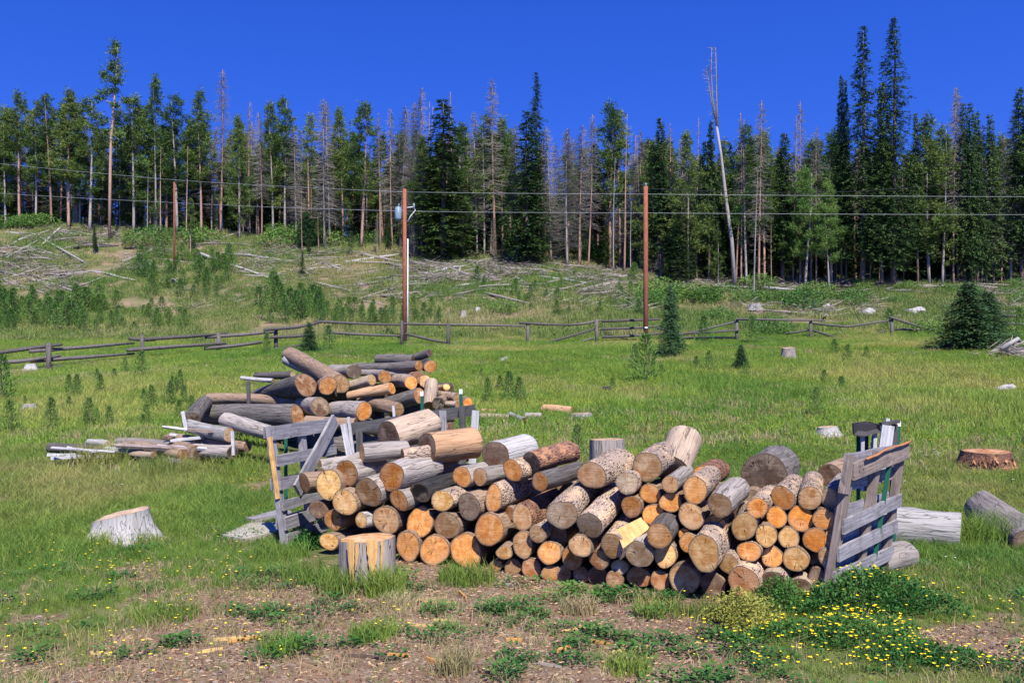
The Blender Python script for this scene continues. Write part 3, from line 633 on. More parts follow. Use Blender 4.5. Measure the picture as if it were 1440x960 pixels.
# ---- the trees one can tell apart: (kind, column, row of the top, row of the foot, width factor, variant, label or None)
FT = [
 ('pine', 8, 160, 318, 1, 3, None), ('pine', 28, 135, 318, 1.2, 0, None), ('pine', 50, 147, 318, 1.0, 1, None), ('pine', 72, 138, 318, 1.1, 2, None), ('pine', 97, 133, 318, 1.2, 4, None),
 ('pine', 126, 143, 320, 1.3, 1, None), ('pine', 188, 138, 320, 1.15, 3, None), ('pine', 219, 114, 322, .85, 5, None), ('pine', 249, 140, 325, 1.25, 1, None), ('pine', 283, 134, 325, 1.0, 0, None),
 ('dead', 310, 98, 325, .9, 0, 'tall dead pine with grey twigs rising above the left pines'), ('dead', 352, 142, 330, .8, 2, None), ('pine', 337, 168, 330, .9, 5, None), ('pine', 384, 147, 335, .95, 3, None), ('pine', 401, 145, 335, 1.05, 1, None),
 ('dead', 368, 160, 340, .9, 3, None), ('pine', 435, 165, 340, .9, 2, None), ('dead', 456, 140, 350, 1, 1, None), ('dead', 464, 143, 345, 1, 4, None), ('pine', 483, 158, 345, .9, 4, None),
 ('pine', 508, 150, 350, 1.2, 0, 'dark clumpy pine with a lopsided head left of the first power pole'), ('dead', 535, 160, 350, .8, 2, None), ('dead', 552, 152, 348, .9, 0, None), ('dead', 563, 150, 350, 1.1, 4, None), ('dead', 577, 143, 352, 1, 1, None),
 ('dead', 588, 124, 355, .8, 3, None), ('snag', 605, 143, 355, 1, 0, 'dark leaning snag right of the first power pole'), ('spruce', 622, 141, 368, 1.5, 3, 'broad dark green spruce just right of the first power pole'), ('pine', 593, 198, 360, 1, 5, None),
 ('dead', 641, 128, 358, .8, 5, None), ('pine', 651, 180, 362, 1.1, 5, None), ('dead', 671, 158, 362, .9, 1, None), ('dead', 697, 110, 366, .95, 0, 'tall dead pine with pale red trunk and wispy grey top'), ('pine', 681, 168, 362, .9, 1, None), ('pine', 707, 172, 364, .9, 4, None),
 ('tall_spruce', 755, 103, 368, .85, 1, 'tall spruce with a thin pointed tip behind a shorter spruce'), ('spruce', 742, 158, 374, 1.25, 0, 'dark cone-shaped spruce standing before a taller pointed one'), ('dead', 728, 175, 368, 1, 3, None),
 ('dead', 775, 178, 372, 1, 1, None), ('dead', 798, 178, 376, 1.2, 4, None), ('dead', 815, 176, 376, 1.1, 3, None), ('dead', 827, 163, 380, .8, 0, None), ('pine', 858, 152, 382, 1.15, 0, 'thick-crowned pine on a long pale bare trunk at the treeline'),
 ('pine', 872, 160, 380, 1.0, 2, None), ('dead', 901, 185, 384, 1, 3, None), ('pine', 916, 205, 388, 1, 5, None), ('spruce', 931, 168, 392, .85, 2, None),
 ('dead', 948, 172, 392, .7, 2, None), ('pine', 968, 192, 398, 1, 5, None), ('dead', 980, 165, 396, .6, 5, None), ('spruce', 997, 172, 398, .6, 4, None), ('spruce', 955, 290, 402, 1.6, 3, 'short broad spruce at the foot of the trees right of the second power pole'),
 ('dead', 1035, 168, 405, .7, 5, None), ('dead', 1042, 160, 405, .8, 2, None), ('pine', 1050, 182, 405, .9, 1, None), ('dead', 1067, 142, 408, .8, 0, None), ('pine', 1075, 190, 402, 1, 4, None), ('snag', 1060, 240, 425, .9, 1, 'pale snag trunk standing alone in front of the treeline'),
 ('spruce', 1100, 190, 402, 1, 2, None), ('dead', 1115, 165, 402, .6, 5, None), ('dead', 1125, 143, 402, .7, 0, None), ('pine', 1140, 200, 400, 1, 3, None), ('aspen', 1132, 246, 408, .95, 0, 'light green aspen left of a slimmer aspen'), ('aspen', 1166, 262, 408, .75, 1, 'slimmer light green aspen beside the tall spruces'),
 ('dead', 1148, 178, 402, .7, 3, None), ('pine', 1170, 187, 402, .9, 3, None), ('spruce', 1183, 108, 402, .45, 4, 'thin dark spire of a nearly dead spruce'), ('spruce', 1190, 116, 404, .42, 4, 'thinner dark spire close beside another dead spire'),
 ('tall_spruce', 1213, 38, 406, .95, 1, 'very tall dark spruce, left one of the two tallest'), ('tall_spruce', 1256, 26, 404, 1.0, 0, 'tallest spruce of all, right of its tall twin'), ('spruce', 1240, 117, 406, .7, 2, None), ('spruce', 1291, 160, 403, .5, 4, None), ('pine', 1307, 170, 403, 1.1, 3, None), ('pine', 1325, 185, 402, 1, 5, None),
 ('dead', 1341, 124, 402, .7, 0, None), ('dead', 1348, 122, 400, .7, 3, None), ('spruce', 1357, 147, 401, .6, 2, None), ('spruce', 1366, 145, 402, .6, 1, None), ('spruce', 1375, 158, 402, .6, 2, None), ('dead', 1387, 175, 402, .8, 1, None), ('spruce', 1397, 163, 402, .7, 1, None), ('dead', 1421, 155, 400, .9, 4, None),
 ('dead', 1408, 190, 401, .7, 2, None), ('spruce', 1437, 127, 401, .75, 2, 'dark spruce cut by the right edge of the view'), ('pine', 1455, 150, 400, 1, 3, None), ('pine', -12, 150, 318, 1.1, 3, None), ('pine', -35, 140, 318, 1.2, 1, None), ('spruce', 1480, 140, 400, .8, 1, None)]
def ground_at(px, Y): x = (px - CX) / F * Y; return Vector((x, Y, H(x, Y)))
def foot(px, row, ylim=80):
    Y = float(np.interp(px, [0, 360, 720, 960, 1440], [79, 78, 71, 66, 66])); g = G(px, row, ylim + 3)
    if g.y > ylim or g.y < 50: g = ground_at(px, Y)
    return g
COLW = {'pine': 'green pine', 'spruce': 'dark green spruce', 'dead': 'grey dead pine', 'snag': 'bare dead snag', 'aspen': 'light green aspen'}
cnt = {}
LAND = [(160, 'the tall thin lone pine'), (310, 'the tallest left-hand dead tree'), (568, 'the first power pole'), (755, 'the thin pointed spruce tip'), (908, 'the second power pole'), (1020, 'the leaning forked snag'), (1256, 'the tallest spruce')]
for (kd, px, top, ft, w, var, lab) in sorted(FT, key=lambda q: q[1]):
    g = foot(px, ft); hgt = CH + (HR - top) / F * g.y - g.z
    if lab is None:
        ln = [l for l in LAND if l[0] <= px]
        if ln: key = (COLW[kd], ln[-1][1]); n = cnt.get(key, 0); cnt[key] = n + 1; lab = 'front %s, %s to the right of %s' % (COLW[kd], ordw(n), ln[-1][1])
        else: key = (COLW[kd], 0); n = cnt.get(key, 0); cnt[key] = n + 1; lab = 'front %s, %s from the left edge' % (COLW[kd], ordw(n))
    wf = w * (12.0 / hgt) ** .0
    if kd == 'spruce' and hgt > 15: wf = w * .92
    tree(kd, g, hgt, lab, 'trees standing along the forest edge', wf * 1.12, var, lean=random.gauss(0, .012), leany=random.gauss(0, .01))
# the tall thin pine on the left: sparse clumps on top of a long bare stem
def lone_pine():
    g = G(154, 340, 82); g = g if g.y < 80 else ground_at(154, 74); s_ = g.y / F; hh = (340 - 58) * s_
    root = thing('pine_tree', 'tall thin lone pine, bare pale trunk with sparse clumps of needles on top', 'pine tree', g, 'trees standing along the forest edge')
    mb = MB(); path = [(0, 0, -.4), (.05, 0, hh * .3), (2 * s_, 0, hh * .5), (7 * s_, 0, hh * .7), (10 * s_, 0, hh * .87), (11 * s_, 0, hh * .96)]
    mb.tube(path, [.14, .125, .11, .09, .06, .02], 8); tk = mb
    clumps = [(9, 66, 5, 8), (10, 78, 8, 8), (9, 92, 12, 9), (12, 105, 12, 9), (8, 118, 14, 8), (-4, 110, 5, 5), (-10, 142, 9, 6), (-2, 134, 9, 6), (22, 142, 8, 4), (8, 130, 8, 6), (-12, 170, 11, 6), (14, 154, 6, 4), (-6, 186, 5, 3), (14, 188, 12, 7), (2, 205, 6, 4), (20, 195, 8, 5), (16, 118, 9, 6), (3, 98, 9, 7)]
    cr = MB(); br = MB(); cen = []; dr = []; rr = R(5)
    for (dx, row, rx, rz_) in clumps:
        cz = (340 - row) * s_; cx = (dx - 2) * s_
        st = (cx + rr.uniform(-.1, .1), rr.uniform(-.6, .6), cz); br.tube([(path[3][0] * cz / (hh * .7), 0, cz - .35), (cx, st[1], cz)], [.04, .02], 4)
        for k in range(170): cen.append((cx + rr.gauss(0, rx * s_ * .42), st[1] + rr.gauss(0, .3), cz + rr.gauss(0, rz_ * s_ * .42))); dr.append((rr.gauss(0, .7), rr.gauss(0, .7), .5 + rr.gauss(0, .5)))
    cr.kites(cen, dr, rng.normal(0, 1, (len(cen), 3)), rng.uniform(.2, .38, len(cen)), rng.uniform(.06, .11, len(cen)))
    cr.build('crown', M_pine, root, False); tk.add(br.v, br.f, 0); tk.build('trunk', M_trunk_r, root)
lone_pine()
def forked_snag():
    g = G(1033, 408, 70); s_ = g.y / F
    root = thing('dead_tree', 'tall leaning dead tree with pale lower trunk and forked bare top', 'dead tree', g, 'trees standing along the forest edge')
    q = lambda px, row, dy=0: ((px - 1033) * s_, dy, (408 - row) * s_)
    mb = MB(); mb.tube([q(1034, 415), q(1029, 340), q(1022, 290), q(1014, 220), q(1008, 180)], [.16, .145, .13, .10, .085], 8); mb.build('trunk', M_trunk_g, root)
    for pp, r0 in (([q(1008, 180), q(1002, 140), q(1000, 100), q(1001, 68)], .1), ([q(1009, 185), q(1009, 140, .3), q(1009, 105, .4), q(1008, 66, .4)], .1), ([q(1007, 175), q(998, 140, -.3), q(994, 110, -.3), q(992, 100, -.3)], .07)):
        mb = MB(); mb.tube(pp, [r0 * .7, r0 * .5, r0 * .35, .02], 6)
        for k in range(44):
            i = random.randrange(3); p = Vector(pp[i]).lerp(Vector(pp[i + 1]), random.random()); mb.tube([p, p + Vector((random.uniform(-.45, .45), random.uniform(-.4, .4), random.uniform(-.1, .3)))], [.018, .006], 3, cap=False)
        mb.build('forked_top', M_twig, root)
forked_snag()
# ---- the trees further back, where one only reads them as the forest
rr = R(77)
def back(px0, px1, n, topf, Y0, Y1, kinds, grp, labs):
    for i in range(n):
        px = px0 + (px1 - px0) * (i + rr.random()) / n; Y = rr.uniform(Y0, Y1); g = ground_at(px, Y); kd = rr.choice(kinds); top = topf(px) + rr.uniform(-16, 26)
        tree(kd, g, CH + (HR - top) / F * Y - g.z, labs[kd].replace('among the trees', 'in the %s' % grp.split(' ')[2 + (grp.split(' ')[2] == 'the')] + ' stand') if 'among' in labs[kd] else labs[kd], grp, rr.uniform(1.0, 1.45), rr.randrange(9), lean=rr.gauss(0, .015))
LB = {'pine': 'green pine among the trees further back', 'spruce': 'dark spruce among the trees further back', 'dead': 'grey dead tree among the trees further back', 'snag': 'bare snag among the trees further back'}
back_left = 1
tf = lambda px: float(np.interp(px, [0, 150, 340, 520, 600, 760, 900, 1000, 1180, 1440], [165, 165, 185, 210, 200, 205, 205, 210, 215, 200]))
back(-40, 340, 40, tf, 80, 88, ['pine', 'pine', 'pine', 'dead'], 'trees in the left stand behind the treeline', LB)
back(340, 720, 70, tf, 78, 92, ['pine', 'dead', 'dead', 'pine', 'dead', 'spruce'], 'trees in the middle stand behind the treeline', LB)
back(560, 960, 66, tf, 74, 90, ['pine', 'dead', 'dead', 'spruce', 'dead'], 'trees in the middle stand behind the treeline', LB)
back(900, 1500, 130, tf, 70, 92, ['pine', 'spruce', 'spruce', 'dead', 'spruce', 'pine'], 'trees in the right stand behind the treeline', LB)
back(900, 1500, 48, lambda p: 300, 67, 72, ['spruce', 'pine', 'dead'], 'short trees under the right stand', {k: v.replace('among the trees further back', 'low under the taller right-hand trees') for k, v in LB.items()})
back(420, 900, 30, lambda p: 315, 72, 76, ['spruce', 'pine', 'dead'], 'short trees under the middle stand', {k: v.replace('among the trees further back', 'low under the taller middle trees') for k, v in LB.items()})
# snag trunks that show clear against the stand
for px, top, ft, ln in ((425, 265, 360, 0), (448, 300, 362, 0), (690, 205, 360, 0), (863, 222, 385, .01), (878, 160, 387, .035), (905, 200, 380, -.05), (887, 282, 388, 0), (1085, 300, 405, 0), (1330, 300, 400, -.03), (262, 205, 330, .0), (226, 205, 325, 0), (207, 240, 322, 0), (600, 150, 356, .06)):
    g = foot(px, ft, 78); h_ = CH + (HR - top) / F * g.y - g.z; key = [l for l in LAND if l[0] <= px]; kk = ('pale bare trunk', key[-1][1]); n = cnt.get(kk, 0); cnt[kk] = n + 1
    tree('snag', g, h_, 'pale bare trunk, %s to the right of %s' % (ordw(n), key[-1][1]), 'trees standing along the forest edge', 1.0, None, lean=ln)
# ---- young pines, firs and shrubs out in the open
YP = [(375, 500, 30, 'sapling', 'young pine beside the fourth fence post'), (435, 497, 42, 'fir', 'bushy young fir near the fence behind the old logs'), (462, 494, 34, 'sapling', 'young pine right of the bushy fir by the fence'),
 (908, 540, 66, 'sapling', 'bristly young pine hiding the foot of the second power pole'), (893, 524, 38, 'sapling', 'small young pine left of the bristly one at the pole'), (943, 502, 98, 'fir', 'blue-green cone-shaped fir right of the second power pole'), (990, 486, 38, 'sapling', 'young pine right of the cone-shaped fir'),
 (1058, 483, 36, 'sapling', 'yellow-green young pine by the fence'), (1042, 522, 36, 'fir', 'round dark bush in the meadow right of the second power pole'), (997, 525, 30, 'sapling', 'little pine left of the round dark bush'), (1148, 583, 36, 'sapling', 'young pine alone above the white stump'),
 (716, 566, 40, 'sapling', 'young pine, left of two close together behind the stack'), (730, 566, 34, 'sapling', 'young pine, right of two close together behind the stack'), (686, 570, 36, 'sapling', 'spindly young pine left of the close pair'), (1192, 512, 26, 'sapling', 'thin little pine in front of the stump field'),
 (1362, 492, 92, 'fir', 'large dark fir, taller of two grown together on the right'), (1389, 488, 76, 'fir', 'large dark fir, shorter of two grown together on the right'), (1434, 480, 44, 'sapling', 'young pine cut by the right edge by the fence'), (1250, 470, 34, 'sapling', 'young pine at the last fence post'), (1130, 436, 24, 'shrub', 'round bush above the fence'),
 (4, 563, 60, 'sapling', 'young pine cut by the left edge'), (14, 608, 42, 'sapling', 'young pine in the left meadow, lowest at the edge'), (72, 606, 44, 'sapling', 'bristly young pine in the left meadow'), (125, 602, 40, 'sapling', 'young pine in the left meadow beside the old logs'), (108, 559, 30, 'sapling', 'small pine below the first fence rails'),
 (141, 556, 28, 'sapling', 'thin small pine below the second fence bay'), (176, 526, 22, 'sapling', 'tiny pine in front of the fence'), (198, 534, 38, 'sapling', 'young pine in front of the second fence post'), (213, 575, 32, 'sapling', 'young pine left of the old log heap'), (240, 572, 34, 'sapling', 'young pine close to the old log heap'), (259, 570, 26, 'sapling', 'smallest young pine close to the old log heap'),
 (812, 655, 54, 'sapling', 'thin young pine left of the standing grey log'), (431, 350, 52, 'fir', 'small blue-green fir on the hillside'), (133, 360, 40, 'spruce', 'dark bushy little spruce on the left hillside'), (268, 362, 78, 'pine', 'small full pine before the left stand'),
 (425, 392, 38, 'spruce', 'stunted dark spruce on the bare slope'), (160, 322, 20, 'spruce', 'little spruce at the lone pine'), (708, 441, 16, 'shrub', 'round dark bush on the slope over the fence'), (745, 375, 70, 'spruce', 'dark spruce low at the foot of the pointed pair'), (1012, 452, 16, 'shrub', 'round bush between the pole and the right fence'), (1088, 470, 20, 'shrub', 'bush behind the right fence'), (1305, 470, 18, 'shrub', 'bush at the collapsed fence end')]
for (px, row, hp, kd, lab) in YP:
    g = G(px, row); h_ = hp / F * g.y
    tree(kd, g, h_, lab, None, (.72 if px == 943 else 1.7 if px > 1350 else 1.25) if kd == 'fir' else 1.1, small=True)
rr = R(31)
for (u0, u1, r0, r1, n, hp, kd, lab, grp) in ((-20, 165, 430, 470, 62, 30, 'sapling', 'young pine in the thicket on the left behind the fence', 'young pines in the left thicket'), (160, 270, 440, 470, 20, 20, 'sapling', 'small pine trailing off the left thicket', 'young pines right of the left thicket'),
      (195, 330, 362, 420, 42, 26, 'sapling', 'young pine in the green patch high on the left slope', 'young pines on the left slope'), (360, 470, 425, 458, 26, 34, 'sapling', 'young pine in the green patch over the old logs', 'young pines on the slope over the old logs'),
      (470, 620, 440, 462, 34, 22, 'sapling', 'young pine in the row behind the first power pole', 'young pines behind the first power pole'), (480, 900, 335, 352, 22, 16, 'shrub', 'low shrub at the foot of the middle stand', 'shrubs under the middle stand'),
      (640, 900, 395, 445, 26, 18, 'sapling', 'small pine on the open slope between the two power poles', 'small pines between the power poles'), (910, 1000, 415, 432, 18, 18, 'shrub', 'green shrub on the bank right of the second power pole', 'shrubs right of the second pole'),
      (0, 60, 300, 325, 9, 14, 'shrub', 'green shrub on the left ridge', 'shrubs on the left ridge'), (200, 480, 325, 350, 18, 15, 'shrub', 'green shrub under the left trees', 'shrubs under the left trees'), (1000, 1440, 402, 440, 22, 13, 'shrub', 'low shrub on the right-hand slope', 'shrubs on the right slope'),
      (20, 330, 530, 610, 22, 22, 'sapling', 'knee-high pine in the left meadow grass', 'small pines in the left meadow'), (620, 1250, 490, 560, 12, 18, 'sapling', 'knee-high pine in the open meadow', 'small pines in the open meadow')):
    for i in range(n):
        g = G(rr.uniform(u0, u1), rr.uniform(r0, r1)); tree(kd, g, hp / F * g.y * rr.uniform(.6, 1.3), lab, grp, rr.uniform(1.0, 1.5))

back(-40, 420, 70, lambda p: 238, 81, 88, ['spruce', 'pine', 'spruce', 'dead'], 'short trees under the left stand', {k: v.replace('among the trees further back', 'low under the taller left-hand trees') for k, v in LB.items()})

# beyond the numbered stands the forest reads as one dark mass
def far_forest():
    ps = []
    for k, i in (('spruce', 0), ('spruce', 1), ('pine', 3), ('spruce', 3), ('pine', 5)):
        H_, tm, cm, cn, em = TREES[k][i]; me = cm.copy(); o = bpy.data.objects.new("far_tree", me); ps.append(o)
    n = 720; px = np.where(np.arange(n) < 520, rr_far.uniform(330, 1640, n), rr_far.uniform(-250, 360, n)); Y = rr_far.uniform(90, 125, n); X = (px - CX) / F * Y
    pts = np.stack([X, Y, Hn(X, Y) - .5], 1); scatter("distant_forest", "dark mass of forest closing the view behind the stands", ps, pts, rr_far.uniform(0, 6.28, n), rr_far.uniform(.62, .95, n) * np.where(px < 330, .62, 1))
rr_far = np.random.default_rng(4)
far_forest()

# ---------------------------------------------------------------- rail fence
def fence(name, label, posts, rails, mat, pr=.075, rrd=.05):
    fy = lambda px: float(np.interp(px, [-30, 68, 200, 307, 388, 566, 742, 839, 1036, 1140, 1254, 1440], [32, 33, 36, 38.5, 40, 42, 42, 42.5, 43, 43, 43, 43]))
    p0 = P(posts[0][0], posts[0][2], fy(posts[0][0])); root = thing(name, label, 'fence', p0)
    inv = -Vector(p0)
    for (px, t, b) in posts:
        Y = fy(px); a = P(px, t, Y); g = H(a.x, a.y); mb = MB(); q = Vector((a.x, a.y, min(g, P(px, b, Y).z) - .35))
        mb.tube([q + inv, a + inv], [pr, pr * .9], 8, jit=.12); mb.build('post', mat, root)
    for pts in rails:
        off = random.choice((-.13, .13)); w = []
        for i, (px, py) in enumerate(pts): v = P(px, py, fy(px)); v.y += off; w.append(v + inv)
        if len(w) == 2: w.insert(1, w[0].lerp(w[1], .5) + Vector((0, 0, random.uniform(-.05, .02))))
        mb = MB(); mb.tube(w, [rrd * random.uniform(.85, 1.15)] + [rrd] * (len(w) - 2) + [rrd * random.uniform(.6, .9)], 7, jit=.12); mb.build('rail', mat, root)
fence('rail_fence', 'dark log rail fence on the left with three rails between round posts',
      [(68.5, 482, 523), (200, 470.6, 508.5), (307, 468, 502), (388, 461, 492)],
      [[(-20, 498), (85, 484)], [(39, 494), (187, 481.7)], [(180, 475.6), (216, 477.5)], [(201, 477), (318, 469)], [(287, 473.5), (388, 466)], [(372, 464), (420, 460), (452, 453)],
       [(-20, 511.5), (87.5, 500)], [(41, 507.6), (187, 497)], [(181, 492.5), (319, 483)], [(289, 490), (370, 481)], [(373, 475), (420, 472.7), (440, 470)], [(6, 526), (90, 515)], [(70, 521.6), (143, 516)], [(184, 510), (321, 497)], [(326, 498), (430, 484)]], BARK['d'], .10, .075)
fence('rail_fence', 'grey log fence across the middle, its lower rails fallen to a slant',
      [(565, 451, 486), (630.5, 454, 483), (742, 453.6, 487), (839, 449, 476)],
      [[(445, 452), (564, 457)], [(564, 455), (738, 458)], [(730, 454), (799, 457)], [(799, 457), (846, 450)], [(846, 452), (927, 449)], [(460, 467), (563, 472)], [(570, 469), (637, 483)], [(759, 485), (839, 461.5)], [(846, 463), (925, 459)], [(846, 474), (925, 469)], [(799, 486), (835, 475)], [(925, 461), (958, 470)]], BARK['d'], .085, .06)
fence('rail_fence', 'grey log fence on the right with sagging top rail and crossed lower rails',
      [(1036, 449, 476), (1140, 451, 479), (1254, 445, 473)],
      [[(956, 471), (1035, 452)], [(967, 469), (1039, 464.5)], [(1035, 449), (1159, 451)], [(1140, 454), (1192, 459), (1256, 450)], [(1106, 469), (1140, 463)], [(1142, 464.5), (1181, 476)], [(1069, 475), (1181, 477.6)], [(1192, 477), (1241, 475), (1290, 475)], [(1249, 446), (1299, 462)], [(1260, 463), (1316, 463)], [(960, 475), (1035, 475)], [(1404, 444), (1460, 445)], [(1406, 455), (1460, 455)], [(1225, 476), (1246, 464)]], BARK['d'], .085, .055)

# ---------------------------------------------------------------- power poles and wires
def pole(px, top, ft, Y, r, label):
    b = P(px, ft, Y); b.z = min(b.z, H(b.x, b.y)); t = P(px, top, Y); h = t.z - b.z; root = thing('power_pole', label, 'power pole', b, 'power poles')
    mb = MB(); mb.tube([(0, 0, -.4), (0, 0, h * .5), (0, 0, h)], [r * .8, r * .76, r * .68], 12, jit=.02); mb.build('pole', M_pole, root); return root, b, h
s1 = 44 / F
p1, b1, h1 = pole(569, 266, 487, 44, .13, 'reddish power pole with transformer and a white conduit down its side')
mb = MB(); mb.tube([(.16, -.05, (487 - 400) * s1 * 0), (.16, -.05, (487 - 336) * s1)], .03, 6); mb.build('conduit', M_white_metal, p1)
M_transf = mat_plain("transformer_gray", (.16, .22, .27), .4)
mb = MB(); zt = (487 - 310) * s1; x0 = -9 * s1
mb.tube([(x0, 0, zt), (x0, 0, zt + .12), (x0, 0, zt + .62), (x0, 0, zt + .68)], [.15, .17, .17, .1], 12); mb.tube([(x0, 0, zt + .68), (x0 + .05, 0, zt + .82)], [.04, .03], 6)
tr = mb.build('transformer', M_transf, p1); mb = MB(); mb.tube([(x0 + .17, 0, zt + .5), (-.1, 0, zt + .5)], .03, 5); mb.build('bracket', M_transf, tr)
mb = MB(); mb.tube([(.1, 0, (487 - 292) * s1), (12 * s1, 0, (487 - 291) * s1)], .022, 6); mb.build('arm', M_white_metal, p1)
mb = MB(); mb.tube([(12 * s1, 0, (487 - 289) * s1), (15 * s1, 0, (487 - 296) * s1), (9 * s1, 0, (487 - 303) * s1), (4 * s1, 0, (487 - 312) * s1)], .022, 6); mb.build('drop_wire', M_white_metal, p1)
mb = MB(); mb.tube([(13 * s1, 0, (487 - 294) * s1), (13 * s1, 0, (487 - 286) * s1)], [.06, .045], 8); mb.build('insulator', M_transf, p1)
p2, b2, h2 = pole(908, 262, 497, 41, .145, 'bare reddish power pole standing among the young pines')
s2 = 41 / F
mb = MB(); mb.tube([(0, -.03, h2), (0, -.03, h2 + .14)], [.05, .04], 8); mb.build('insulator', M_transf, p2)
mb = MB(); mb.beam((-.07, -.145, (497 - 461) * s2), (.07, -.145, (497 - 461) * s2), .01, .07); mb.build('tag', M_white_metal, p2)
p3, b3, h3 = pole(245, 256, 356, 68, .095, 'power pole standing in front of the left trees')
M_wire = mat_plain("wire_aluminium", (.36, .38, .37), .5); M_wire_b = mat_plain("wire_black", (.02, .02, .02), .6)
def wire(label, pts, r, m, sag=.25):
    mb = MB(); path = []
    for i in range(len(pts) - 1):
        a, b = P(*pts[i]), P(*pts[i + 1]); n = 10
        for k in range(n if i < len(pts) - 2 else n + 1): f = k / n; v = a.lerp(b, f); v.z -= sag * 4 * f * (1 - f); path.append(v)
    org = path[0].copy(); mb.tube([p - org for p in path], r, 5); o = mb.build('power_line', m); o.location = org; tag(o, label, 'power line')
wire('upper pale wire strung left of the first power pole', [(-60, 224, 78), (245, 253, 68), (568, 270, 44)], .009, M_wire, .05)
wire('lower pale wire strung left of the first power pole', [(-60, 268, 78), (245, 285, 68), (568, 297, 44)], .009, M_wire, .05)
wire('upper pale wire from the first pole past the second to the right edge', [(570, 270, 44), (908, 273, 41), (1520, 277, 44)], .007, M_wire, .02)
wire('lower pale wire from the first pole past the second to the right edge', [(570, 297, 44), (908, 299.5, 41), (1520, 302, 44)], .007, M_wire, .02)
wire('thick dark cable sagging between the second pole and the right edge', [(908, 265, 41), (1213, 269, 45), (1520, 236, 50)], .013, M_wire_b, .12)
# ---------------------------------------------------------------- logs
def make_log(name, label, cat, A, B, r, end='t', bark='g', rB=None, sx=1.0, irr=.05, group=None, ends=True, seg=26, mid=None, endB=False, roll=None):
    """log with its visible sawn end at A, running to B; local +z points out of the end A"""
    A = Vector(A); B = Vector(B); rB = r * .96 if rB is None else rB; d = (A - B); ln = d.length; d.normalize()
    q = d.to_track_quat('Z', 'Y'); rl = random.uniform(0, .0) if roll is None else roll
    ph = [random.uniform(0, 6.28) for _ in range(5)]; am = [irr * random.uniform(.3, 1) for _ in range(4)]
    def rad(w, z):
        return 1 + am[0] * math.sin(2 * w + ph[0]) + am[1] * .6 * math.sin(3 * w + ph[1] + z * 2) + am[2] * .4 * math.sin(5 * w + ph[2] + z * 5) + am[3] * .22 * math.sin(9 * w + ph[3] + z * 9)
    kn = [(random.uniform(0, 6.28), -ln * random.uniform(.1, .9), random.uniform(.06, .16)) for _ in range(random.choice((0, 1, 2, 3)))]; tx, ty = random.gauss(0, .09), random.gauss(0, .09)
    mb = MB(); rings = [0, -.012, -ln * .07, -ln * .15, -ln * .25, -ln * .35, -ln * .45, -ln * .57, -ln * .7, -ln * .82, -ln * .93, -ln + .008, -ln]; vs_ = []; bx, by = random.uniform(-.02, .02) * ln, random.uniform(-.02, .02) * ln
    for i, z in enumerate(rings):
        f = -z / ln; rr_ = r + (rB - r) * f; k = .985 if i in (0, len(rings) - 1) else 1; cx = bx * math.sin(f * 3.1); cy = by * math.sin(f * 3.1)
        for s in range(seg):
            w = 2 * math.pi * s / seg; R_ = rr_ * rad(w, z) * k * (1 + (random.uniform(-.018, .018) if 0 < i else 0)); R_ *= 1 + (sum(h_ * math.exp(-((math.cos(w - wk) - 1) * 14) ** 2 - ((z - zk) / (r * .5)) ** 2) for wk, zk, h_ in kn) if i > 1 else 0); lx = R_ * math.cos(w) * sx; ly = R_ * math.sin(w); vs_.append((cx + lx, cy + ly, z + ((lx * tx + ly * ty) if i < 3 else 0)))
    fs = [(i * seg + (s + 1) % seg, i * seg + s, (i + 1) * seg + s, (i + 1) * seg + (s + 1) % seg) for i in range(len(rings) - 1) for s in range(seg)]
    mb.add(vs_, fs); e = (len(rings) - 1) * seg; mb.f.append(tuple(e + s for s in reversed(range(seg)))); mb.m.append(1)
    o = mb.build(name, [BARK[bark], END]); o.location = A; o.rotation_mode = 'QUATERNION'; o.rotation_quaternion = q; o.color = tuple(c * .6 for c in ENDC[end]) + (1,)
    tag(o, label, cat, group)
    if ends:
        me = MB(); V = [(0, 0, .001)]; rim = [0]
        for k in (.45, .8, 1.0):
            for s in range(seg): w = 2 * math.pi * s / seg; lx = r * rad(w, 0) * .985 * math.cos(w) * sx * k; ly = r * rad(w, 0) * .985 * math.sin(w) * k; V.append((lx, ly, (.002 if k < 1 else 0) + lx * tx + ly * ty)); rim.append(k)
        F_ = [(0, 1 + s, 1 + (s + 1) % seg) for s in range(seg)]
        for b in (0, 1): F_ += [(1 + b * seg + s, 1 + (b + 1) * seg + s, 1 + (b + 1) * seg + (s + 1) % seg, 1 + b * seg + (s + 1) % seg) for s in range(seg)]
        me.add(V, F_); c = me.build('cut_end', END, o, False); c.data.attributes.new('rim', 'FLOAT', 'POINT').data.foreach_set('value', rim)
        j = random.choice((.55, .75, .9, 1.0, 1.08)) * random.uniform(.92, 1.05); c.color = tuple(min(.92, x * j) for x in ENDC[end]) + (1,)
    return o

